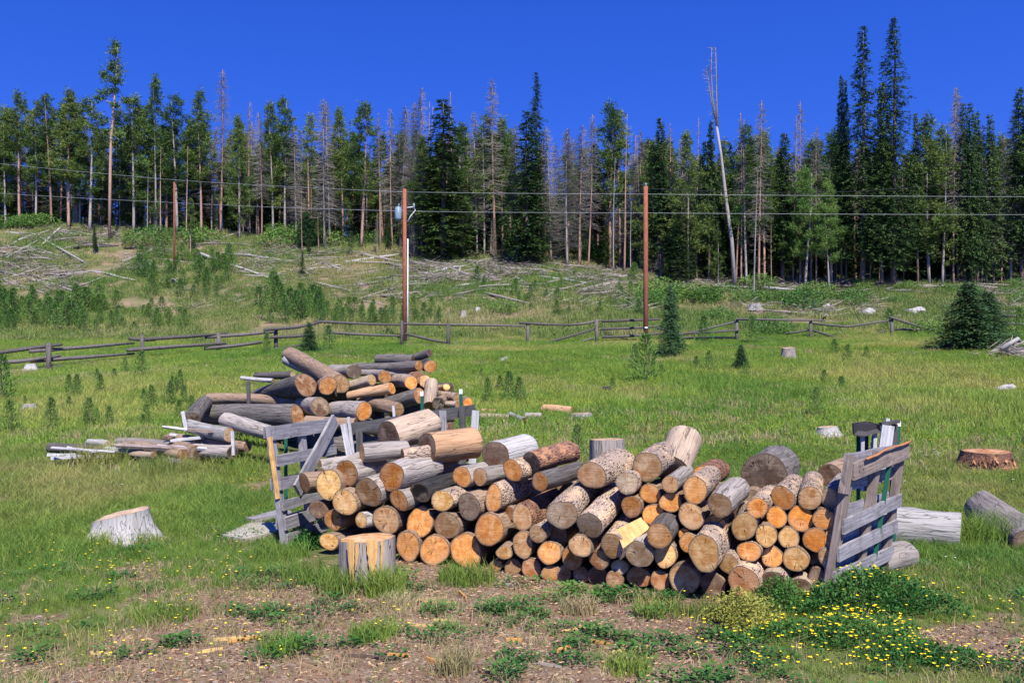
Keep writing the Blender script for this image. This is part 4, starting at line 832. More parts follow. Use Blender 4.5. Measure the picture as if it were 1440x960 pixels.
# front stack: (column, row, rx, ry, axis azimuth, pitch, length, shift back, end colour, bark)
def Yf(px): return 1995.0 / (float(np.interp(px, [420, 470, 573, 650, 721, 800, 864, 962, 1043, 1125, 1180], [778, 783, 791, 798, 806, 819, 826, 835, 841, 845, 849])) - 525)
FL = [
 (428, 679, 8, 14, 62, 3, .42, .10, 'o', 'b'), (462, 681, 16, 23, 35, 4, .45, .0, 'y', 'b'), (488, 664.6, 15, 19, 40, 5, .42, .02, 'o', 'g'), (485, 706, 16, 19, 25, 3, .5, -.06, 'y', 'b'), (518, 692, 18, 21, 38, 8, .45, -.04, 't', 'g'),
 (446.6, 716, 12, 12, 20, 0, .4, .05, 'n', 'b'), (468, 731, 13, 14, 20, 0, .4, .06, 'o', 'b'), (508, 731, 8, 11, 40, 0, .4, .0, 'y', 'w'), (543, 731, 19, 20, 22, 0, .45, .04, 't', 'b'), (590.6, 734, 20, 22, 20, 0, .45, .06, 'o', 'b'),
 (561, 703, 14, 15, 40, 12, .45, -.03, 'o', 'g'), (550.7, 669.7, 18, 21, 42, 9, .52, -.06, 'O', 'g'), (509, 636.5, 10, 13.5, 68, 3, .42, .10, 'y', 'g'), (546, 613, 18, 22, 52, 20, .50, .50, 'n', 't'), (600, 630, 15, 22, 66, 6, .48, .35, 'n', 'o'),  # last two ends coloured dark brown for the shade on their faces
 (566, 640, 8, 9, 72, 10, .36, .16, 't', 's'), (591, 692, 15, 15, 46, 13, .5, -.02, 'k', 'k'), (621.5, 704, 15, 15, 40, 8, .42, -.05, 'y', 's'), (628.6, 738.6, 18, 20, 30, 0, .45, .0, 't', 'b'), (659.5, 712, 17, 20, 40, 6, .45, -.04, 'g', 'b'),
 (649.6, 670, 12, 15, 48, 5, .5, .10, 'o', 'g'), (675, 670, 11, 12, 58, 5, .5, .08, 't', 'g'), (694, 700.5, 12, 19, 45, 10, .42, -.06, 'o', 's'), (688, 744, 20, 24, 22, 0, .45, -.05, 'o', 'b'),
 (573.7, 767.5, 17, 22, 15, 0, .45, .0, 'o', 'b'), (611, 773, 20.5, 21.5, 18, 0, .45, .0, 'o', 'b'), (655, 774, 23, 24, 18, 0, .45, .02, 'o', 'b'), (462.6, 761, 12, 12, 20, 0, .4, .0, 'y', 'b'), (532, 772, 12, 14, 20, 0, .4, .08, 'b', 'b'), (490, 770, 11, 13, 20, 0, .4, .12, 'b', 'b'),
 (721, 661, 15, 16, 48, 8, .45, .02, 'o', 's'), (747, 650, 14, 16, 52, 12, .48, .10, 'd', 'r'), (759, 677, 12, 15, 48, 10, .52, -.04, 'o', 'd'), (697, 640, 22, 20, 42, 8, .45, .30, 'n', 'w'), (734, 727, 14, 20, 40, 14, .52, -.06, 't', 'r'),
 (790, 723.5, 22, 22, 30, 22, .62, -.10, 'g', 's'), (829, 738, 20, 18, 33, 24, .58, -.16, 'g', 's'), (735, 765.5, 15, 19, 28, 4, .45, -.04, 't', 'b'), (756, 750.5, 11, 13, 34, 8, .42, -.06, 't', 's'), (709, 777, 11, 10, 30, 16, .40, -.06, 'y', 'b'),
 (772.6, 777, 17, 16.5, 18, 0, .45, -.02, 'o', 'b'), (816, 767, 16, 16, 24, 0, .46, -.13, 't', 'b'), (804, 785, 14, 17, 18, 0, .4, .02, 'o', 'b'), (841.7, 786, 14.5, 15, 20, 0, .45, -.04, 'b', 'b'), (861, 767, 17, 19, 30, 18, .5, -.10, 't', 's'),
 (898.5, 779, 18.5, 19, 26, 14, .5, -.10, 'g', 'g'), (927, 753, 18, 18.5, 30, 14, .5, -.14, 'o', 'd'), (910, 656, 21, 22, 34, 13, .42, .06, 't', 's'), (882, 679, 17, 16, 24, 6, .45, .02, 'g', 's'), 
 (914, 693.7, 14.5, 14, 20, 0, .42, .10, 'o', 'b'), (888, 712, 15, 16, 20, 0, .42, .08, 'o', 'b'), (919, 724, 15, 16, 20, 0, .42, .10, 'o', 'b'), (943, 706, 15, 14, 20, 0, .42, .07, 'o', 'b'), (942, 681, 11, 13, 34, 14, .45, .0, 't', 'g'), (832, 668, 22, 20, 40, 14, .5, .12, 't', 's'),
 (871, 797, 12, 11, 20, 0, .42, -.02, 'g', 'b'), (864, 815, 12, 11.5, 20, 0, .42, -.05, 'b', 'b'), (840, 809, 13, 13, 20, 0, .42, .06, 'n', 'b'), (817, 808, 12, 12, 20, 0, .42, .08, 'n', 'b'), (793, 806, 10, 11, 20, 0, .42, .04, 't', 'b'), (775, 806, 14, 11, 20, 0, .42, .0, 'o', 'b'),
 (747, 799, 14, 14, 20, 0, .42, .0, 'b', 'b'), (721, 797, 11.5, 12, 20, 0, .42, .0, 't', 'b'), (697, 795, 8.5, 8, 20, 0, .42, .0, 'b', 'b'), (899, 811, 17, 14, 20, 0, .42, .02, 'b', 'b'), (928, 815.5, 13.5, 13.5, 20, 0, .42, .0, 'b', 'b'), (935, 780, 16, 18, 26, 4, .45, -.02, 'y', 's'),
 (962, 814, 21, 21, 22, 0, .45, -.06, 't', 'b'), (1002, 822, 17.5, 18, 20, 0, .45, .0, 'n', 'b'), (1046, 818, 22, 23, 33, 8, .5, -.10, 'b', 's'), (1089, 823, 20, 20, 32, 12, .52, -.06, 'n', 't'), (1125, 826, 16, 14, 32, 10, .5, -.02, 'n', 't'), (1149, 812, 12, 14, 30, 6, .45, .02, 'n', 'b'),
 (990, 777, 22, 26, 32, 14, .42, -.24, 'y', 's'), (969, 763, 13, 14, 20, 0, .42, .04, 'o', 's'), (971.6, 725.6, 18.5, 19, 20, 0, .45, .02, 't', 'b'), (1005, 739, 18, 14, 22, 0, .45, .05, 'o', 'b'), (977, 689, 18, 20, 34, 12, .46, -.02, 'o', 's'),
 (1012, 710, 17, 18, 38, 16, .45, -.10, 't', 'g'), (1064.6, 714, 14, 15.5, 36, 12, .42, -.04, 'O', 's'), (1046.5, 740, 18, 20, 26, 6, .45, .0, 'y', 's'), (1101, 700, 17, 17.5, 36, 12, .45, .02, 'o', 's'), (1138.7, 700, 17, 17, 28, 14, .48, -.02, 't', 's'), (1167, 701, 12, 16, 36, 12, .5, .02, 'g', 'g'),
 (1092, 727, 14, 15.5, 20, 0, .45, .05, 'O', 'b'), (1126, 728.6, 18, 19, 20, 0, .45, .04, 'O', 'b'), (1159, 730, 16, 16, 20, 0, .45, .0, 'o', 'b'), (1077.6, 753, 15.5, 16, 20, 0, .45, .0, 'y', 'b'), (1109, 756, 14.5, 15, 20, 0, .45, .02, 'y', 'b'), (1147, 759, 17, 18, 20, 0, .45, .02, 'O', 'b'),
 (1170, 757, 9, 14, 20, 0, .45, .02, 'o', 'b'), (1053.5, 775, 17, 15, 24, 4, .45, .02, 'o', 's'), (1086, 783, 15, 15, 20, 0, .45, .04, 'o', 'b'), (1119, 786, 18, 18, 20, 0, .45, .0, 'y', 'b'), (1024, 792, 15, 14, 30, 6, .45, -.02, 'y', 's'), (1162, 784, 9, 15, 28, 6, .45, .0, 't', 's'),
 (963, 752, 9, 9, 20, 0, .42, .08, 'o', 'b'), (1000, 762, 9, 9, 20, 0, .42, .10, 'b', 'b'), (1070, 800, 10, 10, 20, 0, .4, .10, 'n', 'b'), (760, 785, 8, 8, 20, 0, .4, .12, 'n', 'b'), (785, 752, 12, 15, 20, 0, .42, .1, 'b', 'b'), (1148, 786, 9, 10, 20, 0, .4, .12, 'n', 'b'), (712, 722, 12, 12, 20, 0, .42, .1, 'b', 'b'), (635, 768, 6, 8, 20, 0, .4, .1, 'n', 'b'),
]
EW = {'o': 'orange', 'O': 'deep orange', 'y': 'pale yellow', 't': 'tan', 'g': 'grey', 'b': 'brown', 'k': 'charred black', 'd': 'dark grey', 'n': 'dark brown', 'l': 'pale'}
BW = {'g': 'smooth grey', 'd': 'dark grey', 's': 'flaky', 'r': 'reddish flaky', 'k': 'charred', 'w': 'whitish', 'b': 'brown', 'o': 'peeled orange', 't': 'peeled tan'}
CO = {}
for (px, py, *_r) in FL: pass
rows = {}
for i, e in enumerate(FL):
    base = float(np.interp(e[0], [420, 470, 573, 650, 721, 800, 864, 962, 1043, 1125, 1180], [778, 783, 791, 798, 806, 819, 826, 835, 841, 845, 849])); rows.setdefault(min(4, int((base - e[1]) // 34)), []).append(i)
RW = ["the stack's bottom row", "the stack's second row up", "the stack's third row up", "the stack's fourth row up", "the stack's top"]
for rk, lst in rows.items():
    lst.sort(key=lambda i: FL[i][0])
    for n, i in enumerate(lst):
        px, py, rx, ry, az, pt, ln, dy, e, b = FL[i]
        Y = Yf(px) + dy + (py < 720) * .0 + max(0, (760 - py)) * .0009; A = P(px, py, Y); a = math.radians(az - (7 if az > 24 else 0)); p = math.radians(pt * .55)
        ax = Vector((math.sin(a) * math.cos(p), math.cos(a) * math.cos(p), math.sin(p))); va = math.atan2(A.x, A.y); rel = a - va
        r = ry * Y / F; sxx = min(1.25, max(.75, rx / (ry * max(.25, math.cos(rel)))))
        cnt_ = '%s from the left in %s' % (ordw(n), RW[rk])
        make_log('cut_log', '%s-ended log with %s bark, %s' % (EW[e].replace(' ', '-'), BW[b], cnt_), 'log', A, A + ax * ln, r * (1.0 if ry > 14 else 1.03), e, b, r * random.uniform(.84, 1.06), sx=sxx, irr=.07, group='cut logs stacked between the pallets')
# the second tier of rounds behind the front ones, seen through the gaps
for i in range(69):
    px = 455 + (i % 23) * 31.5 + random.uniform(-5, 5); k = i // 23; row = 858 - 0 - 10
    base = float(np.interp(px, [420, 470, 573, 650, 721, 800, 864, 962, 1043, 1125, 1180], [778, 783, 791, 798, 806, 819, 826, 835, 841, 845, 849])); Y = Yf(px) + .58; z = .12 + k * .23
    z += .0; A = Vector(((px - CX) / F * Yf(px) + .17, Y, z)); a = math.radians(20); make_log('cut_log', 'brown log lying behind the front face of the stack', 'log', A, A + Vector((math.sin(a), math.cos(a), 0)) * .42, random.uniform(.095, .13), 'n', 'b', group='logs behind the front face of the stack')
# logs lying loose on top and at the back
def plog(label, px, py, Y, qx, qy, Y2, r, e, b, r2=None, name='cut_log', group='odd logs lying on the stack', sx=1.0, irr=.05):
    return make_log(name, label, 'log', P(px, py, Y), P(qx, qy, Y2), r * Y / F, e, b, None if r2 is None else r2 * Y2 / F, sx, irr, group)
plog('big pale weathered block leaning upright on top of the stack', 944, 660, 6.95, 962, 618, 7.28, 25, 'g', 't', 25)
plog('large dark grey disc standing on edge behind the stack', 1074, 672, 7.0, 1092, 660, 7.35, 35, 'd', 'd', 34, sx=1.0)
plog('dark brown log with a broken knot behind the right pallet', 1167, 668, 6.9, 1205, 655, 7.4, 17, 'n', 'b')
plog('reddish fringed bark log half hidden behind an orange-ended one', 990, 672, 7.3, 1010, 660, 7.7, 18, 'o', 'r')
plog('pale peeled log with red bark strips lying behind the dark disc end', 722, 633, 8.2, 745, 628, 8.6, 14, 'l', 'w')
plog('thin grey pole lying along the left of the stack', 452, 664, 8.3, 505, 641, 8.9, 7, 'g', 'g')
plog('grey log lying crosswise behind the left logs', 450, 655, 8.7, 560, 642, 9.1, 9, 'g', 'g')
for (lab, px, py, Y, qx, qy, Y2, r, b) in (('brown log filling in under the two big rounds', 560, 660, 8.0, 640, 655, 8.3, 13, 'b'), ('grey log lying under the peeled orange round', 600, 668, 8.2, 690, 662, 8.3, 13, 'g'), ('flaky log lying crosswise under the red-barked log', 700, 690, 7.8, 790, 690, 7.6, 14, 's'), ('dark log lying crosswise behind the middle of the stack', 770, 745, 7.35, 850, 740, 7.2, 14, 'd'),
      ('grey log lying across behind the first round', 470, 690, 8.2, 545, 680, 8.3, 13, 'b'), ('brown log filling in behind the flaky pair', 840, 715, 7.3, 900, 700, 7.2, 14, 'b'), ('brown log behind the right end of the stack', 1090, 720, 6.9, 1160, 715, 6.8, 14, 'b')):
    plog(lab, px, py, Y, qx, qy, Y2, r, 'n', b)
# split wedge with a bright face
def wedge(label, a, b, c, d, th, m, em, name='split_log'):
    mb = MB(); n = (b - a).cross(d - a).normalized(); 
    if n.y < 0: n = -n
    V = [a, b, c, d, a + n * th, b + n * th, c + n * th, d + n * th]; o = V[0].copy(); mb.add([v - o for v in V], [(4, 5, 1, 0), (5, 6, 2, 1), (6, 7, 3, 2), (7, 4, 0, 3), (7, 6, 5, 4)]); ob = mb.build(name, m, None, False); ob.location = o
    mb = MB(); mb.add([v - o - n * .002 for v in V[:4]], [(0, 1, 2, 3)], 0, [(0, 0, .1), (.2, 0, .1), (.2, .12, .1), (0, .12, .1)]); f = mb.build('split_face', em, ob, False); f.color = ENDC['y'] + (1,); tag(ob, label, 'log', 'odd logs lying on the stack'); return ob
Yw = Yf(893) - .10
wedge('split log showing a bright yellow cleft face in the middle of the stack', P(876, 771, Yw - .05), P(866, 745, Yw + .1), P(902, 727, Yw + .22), P(914, 742, Yw + .16), .12, BARK['s'], mat_board("cleft_wood", (.46, .25, .09), (.70, .43, .18)))

# ---------------------------------------------------------------- stumps, blocks and loose logs
def stump(label, px, ptop, pbot, wt, wb, e, b, tilt=(0, 0), irr=.12, name='tree_stump', cat='stump', flare=1.0, Y=None, seg=30, roots=.12):
    g = G(px, pbot) if Y is None else ground_at(px, Y); s = g.y / F; h = (pbot - ptop) * s; rt = wt / 2 * s; rb = wb / 2 * s
    ph = [random.uniform(0, 6.28) for _ in range(4)]; rings = [(-.08, 1.0), (0.0, 1.0), (.2, .72), (.5, .3), (.85, .03), (1.0, 0)]; V = []
    fn = lambda w, k: 1 + irr * .5 * math.sin(2 * w + ph[0]) + irr * .4 * math.sin(3 * w + ph[1]) + roots * k * math.sin(6 * w + ph[2]) + .03 * math.sin(11 * w + ph[3]) + .02 * math.sin(17 * w + ph[0])
    for z, k in rings:
        r = rt + (rb - rt) * k ** flare
        for i in range(seg):
            w = 2 * math.pi * i / seg; q = fn(w, k) * r; zz = z * h; zz += (tilt[0] * math.cos(w) + tilt[1] * math.sin(w)) * r * max(0, z); V.append((q * math.cos(w), q * math.sin(w), zz))
    mb = MB(); mb.add(V, [(i * seg + s_, i * seg + (s_ + 1) % seg, (i + 1) * seg + (s_ + 1) % seg, (i + 1) * seg + s_) for i in range(5) for s_ in range(seg)])
    o = mb.build(name, BARK[b]); o.location = g; tag(o, label, cat)
    top = V[5 * seg:]; cx, cy, cz = (sum(v[i] for v in top) / seg for i in range(3)); me = MB(); W = [(cx, cy, cz + .001)]; rim = [0]
    for k in (.5, 1):
        for v in top: W.append((cx + (v[0] - cx) * k, cy + (v[1] - cy) * k, cz + (v[2] - cz) * k + random.uniform(-.004, .004) * (k < 1))); rim.append(k)
    me.add(W, [(0, 1 + i, 1 + (i + 1) % seg) for i in range(seg)] + [(1 + i, 1 + seg + i, 1 + seg + (i + 1) % seg, 1 + (i + 1) % seg) for i in range(seg)])
    c = me.build('cut_top', END, o, False); c.data.attributes.new('rim', 'FLOAT', 'POINT').data.foreach_set('value', rim); c.color = ENDC[e] + (1,); return o, s
stump('white weathered stump with flared roots alone in the grass on the left', 170, 722, 757, 78, 108, 'l', 'w', (.24, .03), .26, flare=1.3, roots=.22)
blk, sb = stump('upright chopping block with grey and orange split side before the stack', 517, 756, 822, 78, 80, 't', 'g', (.06, 0), .06, 'chopping_block', 'chopping block', roots=.02)
M_split = mat_board("split_orange", (.40, .22, .08), (.72, .45, .17))
for (w0, w1, h0, h1, sl) in ((-2.05, -1.80, .03, .385, .05), (-1.76, -1.66, .16, .36, -.06), (-1.45, -1.12, .10, .385, .04), (-1.02, -.93, .02, .37, -.03)):
    mb = MB(); n = 9; V = []; g = []
    for i in range(n + 1):
        f = i / n; z = h0 + (h1 - h0) * f; wid_ = (w1 - w0) * (.25 + .75 * min(1, f * 1.6)) * random.uniform(.8, 1.1); c = (w0 + w1) / 2 + sl * (1 - f) + random.uniform(-.01, .01)
        for k in range(4): a = c + wid_ * (k / 3 - .5); rr_ = .249 * (1 + .004 * (k in (1, 2))); V.append((rr_ * math.cos(a), rr_ * math.sin(a), z)); g.append((z, k * .013, .3))
    mb.add(V, [(i * 4 + k, i * 4 + k + 1, i * 4 + 5 + k, i * 4 + 4 + k) for i in range(n) for k in range(3)], 0, g); mb.build('split_strip', M_split, blk, False)
stump('square grey log standing upright behind the stack', 854, 620, 745, 48, 50, 'g', 'g', (.02, 0), .05, 'upright_log', 'log', roots=.02, Y=9.0)
stump('low pale stump alone in the middle of the flowery meadow', 1163, 600, 613, 28, 42, 'l', 'w', (.1, 0), .15)
st2, s2_ = stump('rotten dark stump with orange crumbling front at the right', 1388, 635, 661, 60, 78, 'b', 'r', (.02, .05), .12)
mb = MB(); cc = []
for k in range(90): w = random.uniform(3.6, 5.6); z = random.random(); cc.append((.36 * math.cos(w) * random.uniform(.85, 1.05), .36 * math.sin(w) * random.uniform(.9, 1.05), z * .22))
mb.kites(cc, rng.normal(0, .4, (90, 3)) + [0, 0, -1], rng.normal(0, 1, (90, 3)), rng.uniform(.05, .12, 90), rng.uniform(.02, .05, 90)); mb.build('rotten_wood', mat_plain("rot_orange", (.38, .19, .09), .95, 0, .5), st2, False)
stump('small white stump left behind the log heap', 42, 568, 578, 16, 24, 'l', 'w'); stump('grey broken stump standing in the meadow before the right fence', 1108, 489, 506, 16, 22, 'g', 'g', (.1, .1), .25)
stump('pale stump low in the grass right of the scattered logs', 817, 582, 592, 30, 34, 'l', 'w', (.05, 0)); stump('white stump on the slope above the right fence', 1061, 428, 437, 12, 20, 'l', 'w', (.2, 0), .25)
stump('orange rotten stump at the foot of the two big firs', 1335, 481, 492, 26, 36, 'o', 'r', (.2, .1), .2); stump('small grey stump on the open slope between the poles', 652, 438, 448, 6, 10, 'g', 'g', irr=.25); stump('whitish stump on the slope right of the first pole', 672, 432, 441, 7, 12, 'l', 'w', irr=.25)
stump('low whitish stump by the first fence bay', 44, 512, 522, 14, 22, 'l', 'w', (.1, 0), .2)
def glog(label, px, py, qx, qy, r, e, b, r2=None, lift=0.75, group=None, name='fallen_log'):
    """log resting on the ground: both ends given by the photo's axis points"""
    def pt(x, y, rr_):
        g = G(x, y + rr_); w = rr_ * g.y / F; return Vector((g.x, g.y, g.z + w * lift)), w
    A, ra = pt(px, py, r); B, rb = pt(qx, qy, r if r2 is None else r2); return make_log(name, label, 'log', A, B, ra, e, b, rb, group=group)
glog('long silvery log lying in the grass behind the right pallet', 1350, 742, 1235, 732, 27, 'g', 'w', 29)
glog('round log lying at the foot of the right pallet', 1228, 786, 1272, 776, 22, 'n', 'g', 22)
plog('rooty brown-grey log at the right edge with orange chips on it', 1452, 762, 7.9, 1378, 710, 9.2, 27, 'n', 'g', 20, 'fallen_log', None, irr=.12)
glog('charred end of a short log alone in the meadow', 848, 549, 858, 548, 6, 'k', 'k')
glog('burnt orange chunk of log in the grass right of the heap', 805, 578, 764, 574, 7, 'b', 'o', name='fallen_log')
for a in (('curled piece of tan log just right of the heap', 697, 579, 672, 577, 4, 'n', 'o'), ('tan log lying at the right foot of the heap', 716, 588, 676, 586, 6.5, 'd', 't'), ('short grey log lying beyond the tan one', 738, 592, 718, 584, 6, 'd', 'w'), ('mossy log lying in line with the grey one', 761, 585, 738, 585, 5.5, 'd', 'g')): glog(*a)
# old stone slab and planks by the left pallet
M_slab = mat_plain("slab_tan", (.33, .30, .25), .95, 0, .25)
def slab(label, pts, th, m, name, cat):
    g = [G(*p) for p in pts]; o = g[0].copy(); mb = MB(); n = len(g); V = [v - o + Vector((0, 0, th)) for v in g] + [v - o - Vector((0, 0, .02)) for v in g]
    mb.add(V, [tuple(range(n))] + [(i, i + n, (i + 1) % n + n, (i + 1) % n) for i in range(n)]); ob = mb.build(name, m, None, False); ob.location = o; tag(ob, label, cat)
slab('flat tan slab lying beside the left pallet', [(312, 759), (345, 766), (398, 752), (392, 742), (352, 742)], .05, M_slab, 'flat_slab', 'slab')
for (lab, a, b, w) in (('long grey plank lying behind the tan slab', (352, 738), (404, 729), .16), ('short grey plank end under the left pallet', (372, 733), (400, 727), .10)):
    A, B = G(*a), G(*b); mb = MB(); mb.beam(Vector((0, 0, .05)), B - A + Vector((0, 0, .07)), w, .04, n=4, wob=.004); o = mb.build('grey_plank', M_board_g, None, False); o.location = A; tag(o, lab, 'plank')

# ---------------------------------------------------------------- pallets that hold the stack
def board(parent, org, name, a, b, w, th, m, up):
    """a board between two points, w high, th thick"""
    mb = MB(); mb.beam(a - org, b - org, th, w, up, n=6, wob=.004); return mb.build(name, m, parent, False)
def lerp(a, b, f): return a + (b - a) * f
# left pallet: near foot, near top, far foot, far top
a0, a1 = P(402, 768, 8.2), P(379, 602, 8.25); c0, c1 = P(470, 752, 9.1), P(462, 590, 9.1); a0.z = H(a0.x, a0.y) - .03; c0.z = H(c0.x, c0.y) - .03
lp = thing('wood_pallet', 'leaning grey pallet at the left end of the stack with a diagonal brace', 'pallet', a0, 'pallets holding the stack')
dv = (c0 - a0).normalized(); th_n = dv.cross(Vector((0, 0, 1))).normalized()
for f in (0.0, .50, 1.0): board(lp, a0, 'upright', lerp(a0, c0, f), lerp(a1, c1, f) + Vector((0, 0, .02)), .09, .045, M_board_g, dv)
for i, f in enumerate((.96, .73, .53, .36, .21, .08)):
    p, q = lerp(a0, a1, f) - dv * .03 + th_n * .045, lerp(c0, c1, f) + dv * .04 + th_n * .045
    board(lp, a0, 'slat', p, q, (.13, .10, .10, .09, .12, .10)[i], .018, M_board_g, (0, 0, 1))
    if i in (0, 2, 4): board(lp, a0, 'slat', p - th_n * .09, q - th_n * .09, .10, .018, M_board_g, (0, 0, 1))
board(lp, a0, 'brace', lerp(a1, c1, 1.0) + th_n * .075, lerp(lerp(a0, c0, .2), lerp(a1, c1, .2), .46) + th_n * .075, .15, .03, M_board_g, (0, 0, 1))
board(lp, a0, 'split_edge', lerp(a0, a1, .93) - dv * .05 + th_n * .02, lerp(a0, a1, .42) - dv * .05 + th_n * .02, .035, .03, M_split, dv)
# right pallet
b0, b1 = P(1160, 850, 6.14), P(1198, 641, 6.16); d0, d1 = P(1240, 800, 7.05), P(1268, 628, 7.05); b0.z = H(b0.x, b0.y) - .03; d0.z = H(d0.x, d0.y) - .03
rp = thing('wood_pallet', 'weathered brown-grey pallet leaning outward at the right end of the stack', 'pallet', b0, 'pallets holding the stack')
dv = (d0 - b0).normalized(); n2 = Vector((dv.y, -dv.x, 0)).normalized()
for f in (0.0, .5, 1.0): board(rp, b0, 'upright', lerp(b0, d0, f), lerp(b1, d1, f), .10, .045, M_board_b, dv)
board(rp, b0, 'upright', lerp(b0, b1, .76) - dv * .065 + n2 * .01, b1 - dv * .06 + n2 * .01 + Vector((0, 0, .01)), .11, .04, M_board_b, dv)
board(rp, b0, 'upright', lerp(b0, b1, .02) + dv * .045 - n2 * .03 , lerp(b0, b1, .62) + dv * .045 - n2 * .03, .09, .04, M_board_b, dv)
for i, (f, f2) in enumerate(((.90, .97), (.54, .60), (.36, .40), (.20, .20))):
    board(rp, b0, 'slat', lerp(b0, b1, f) - dv * .03 + n2 * .035, lerp(d0, d1, f2) + dv * .06 + n2 * .035, (.12, .10, .10, .10)[i], .02, M_board_b if i == 0 else M_board_g, (0, 0, 1))
for i, f in enumerate((.97, .80, .62, .44, .26, .1)): board(rp, b0, 'slat', lerp(b0, b1, f) - dv * .02 - n2 * .035, lerp(d0, d1, f) + dv * .05 - n2 * .035, .09, .018, M_board_g, (0, 0, 1))
mb = MB(); e0, e1 = lerp(b1, d1, .12) + n2 * .055, lerp(b1, d1, 1.04) + n2 * .055; pts = [lerp(e0, e1, i / 9) + Vector((0, 0, .045 - .06 * (1 - i / 9) + random.uniform(-.012, .012))) - b0 for i in range(10)]
mb.tube(pts, .009, 5, jit=.5); mb.build('broken_edge', mat_plain("rust_wood", (.36, .15, .06), .9), rp)
# back pallet: rails and stakes facing the camera
k0 = P(488, 655, 9.45); k0.z = H(k0.x, k0.y)
bp = thing('wood_pallet', 'dark grey pallet standing behind the left half of the stack', 'pallet', k0, 'pallets holding the stack')
for (a, b, w, m) in (((489, 603), (668, 576), .115, M_board_d), ((492, 632), (668, 610), .12, M_board_d), ((500, 655), (668, 640), .11, M_board_d)): board(bp, k0, 'rail', P(*a, 9.5), P(*b, 9.4), w, .03, m, (0, 0, 1))
for (a, b, w, m) in (((623, 577), (623, 650), .075, M_board_g), ((650, 573), (651, 652), .07, M_board_d), ((505, 606), (507, 660), .07, M_board_d), ((560, 595), (561, 655), .07, M_board_d)): board(bp, k0, 'upright', P(*a, 9.36), P(*b, 9.36), w, .04, m, (1, 0, 0))
def stick(label, name, cat, a, b, Y, w, th, m, Y2=None):
    A, B = P(*a, Y), P(*b, Y2 or Y); o = B.copy(); mb = MB(); mb.beam(A - o, Vector((0, 0, 0)), w, th, (0, 1, 0), n=5, wob=.003); ob = mb.build(name, m, None, False); ob.location = o; return tag(ob, label, cat)
stick('white sharpened stake standing at the right end of the back pallet', 'wood_stake', 'stake', (669, 577), (661, 700), 9.2, .075, .03, M_board_l)
stick('pale leaning stake behind the left logs', 'wood_stake', 'stake', (483, 596), (503, 700), 8.95, .06, .03, M_board_l)
stick('short white stake tip poking over the back pallet', 'wood_stake', 'stake', (490, 586), (497, 640), 9.3, .03, .02, M_board_l)
stick('slim white stake poking up before the round orange log end', 'wood_stake', 'stake', (553, 570), (558, 625), 9.6, .028, .02, M_board_l)
stick('dark stake standing in the old log heap', 'wood_stake', 'stake', (349, 536), (350, 572), 13.6, .05, .04, M_board_d)
stick('jagged silver splinter standing at the left of the heap', 'wood_splinter', 'splinter', (257, 578), (262, 606), 13.0, .05, .02, M_board_l)
stick('white stake in the low grass beside the heap', 'wood_stake', 'stake', (327, 606), (328, 640), 12.3, .045, .03, M_board_l)
def tpost(label, px, top, bot, Y, px2=None):
    A = P(px, top, Y); B = P(px2 or px, bot, Y); B.z = H(B.x, B.y) - .1; o = B.copy(); mb = MB(); A = A - o; d = A.normalized()
    mb.beam((0, 0, 0), A * .965, .034, .006, (0, 1, 0)); mb.beam(Vector((0, .016, 0)), A * .965 + Vector((0, .016, 0)), .006, .03, (0, 1, 0)); ob = mb.build('metal_post', M_green_metal, None, False); ob.location = o; tag(ob, label, 'metal post', 'green steel posts')
    mb = MB(); mb.beam(A * .9651, A, .036, .008, (0, 1, 0)); mb.beam(A * .9651 + Vector((0, .018, 0)), A + Vector((0, .018, 0)), .008, .032, (0, 1, 0)); mb.build('white_tip', M_white_metal, ob, False)
tpost('green steel post behind the left pallet brace', 402, 598, 700, 8.75); tpost('green steel post at the far side of the left pallet', 468, 625, 700, 9.4); tpost('green steel post behind the tan peeled log', 593, 550, 640, 9.65, 598)
tpost('green steel post near the white stake', 648, 547, 640, 9.65); tpost('green steel post leaning inside the right pallet', 1252, 640, 740, 6.75, 1222); tpost('green steel post left of the black cap', 1207, 604, 700, 7.9); tpost('green steel post right of the white board', 1264, 592, 700, 7.9, 1255)
# the broken far frame at the right end
M_black = mat_plain("black_sheet", (.03, .027, .03), .55); M_blue = mat_plain("blue_paint", (.03, .12, .45), .5)
r0 = P(1207, 655, 7.7); r0.z = H(r0.x, r0.y)
fr = thing('broken_frame', 'broken frame of black and white boards standing behind the right pallet', 'frame', r0)
mb = MB(); S = [P(1200, 595, 7.7), P(1219, 592, 7.8), P(1238, 597, 7.7), P(1239, 607, 7.7), P(1218, 613, 7.7), P(1212, 615, 7.7), P(1201, 611, 7.7)]
mb.add([p - r0 for p in S] + [p - r0 + Vector((0, .03, 0)) for p in S], [tuple(range(7)), tuple(reversed(range(7, 14)))] + [(i, (i + 1) % 7, (i + 1) % 7 + 7, i + 7) for i in range(7)]); mb.build('black_cap', M_black, fr, False)
for nm, a, b, w, th, m, Y in (('white_board', (1249, 598), (1240, 660), .105, .02, M_board_l, 7.5), ('white_board', (1231, 602), (1227, 690), .03, .02, M_board_l, 7.75), ('white_board', (1213, 608), (1212, 690), .03, .02, M_board_l, 7.75), ('blue_board', (1228, 612), (1226, 640), .02, .02, M_blue, 7.8), ('white_board', (1248, 588), (1248, 600), .035, .02, M_board_l, 7.85),
                             ('dark_board', (1238, 596), (1264, 592), .03, .06, M_board_d, 7.85), ('dark_board', (1258, 596), (1256, 690), .05, .03, M_board_d, 7.9), ('dark_board', (1218, 606), (1218, 690), .03, .03, M_board_d, 7.85)):
    mb = MB(); mb.beam(P(*a, Y) - r0, P(*b, Y) - r0, w, th, (0, 1, 0), n=3, wob=.002); mb.build(nm, m, fr, False)

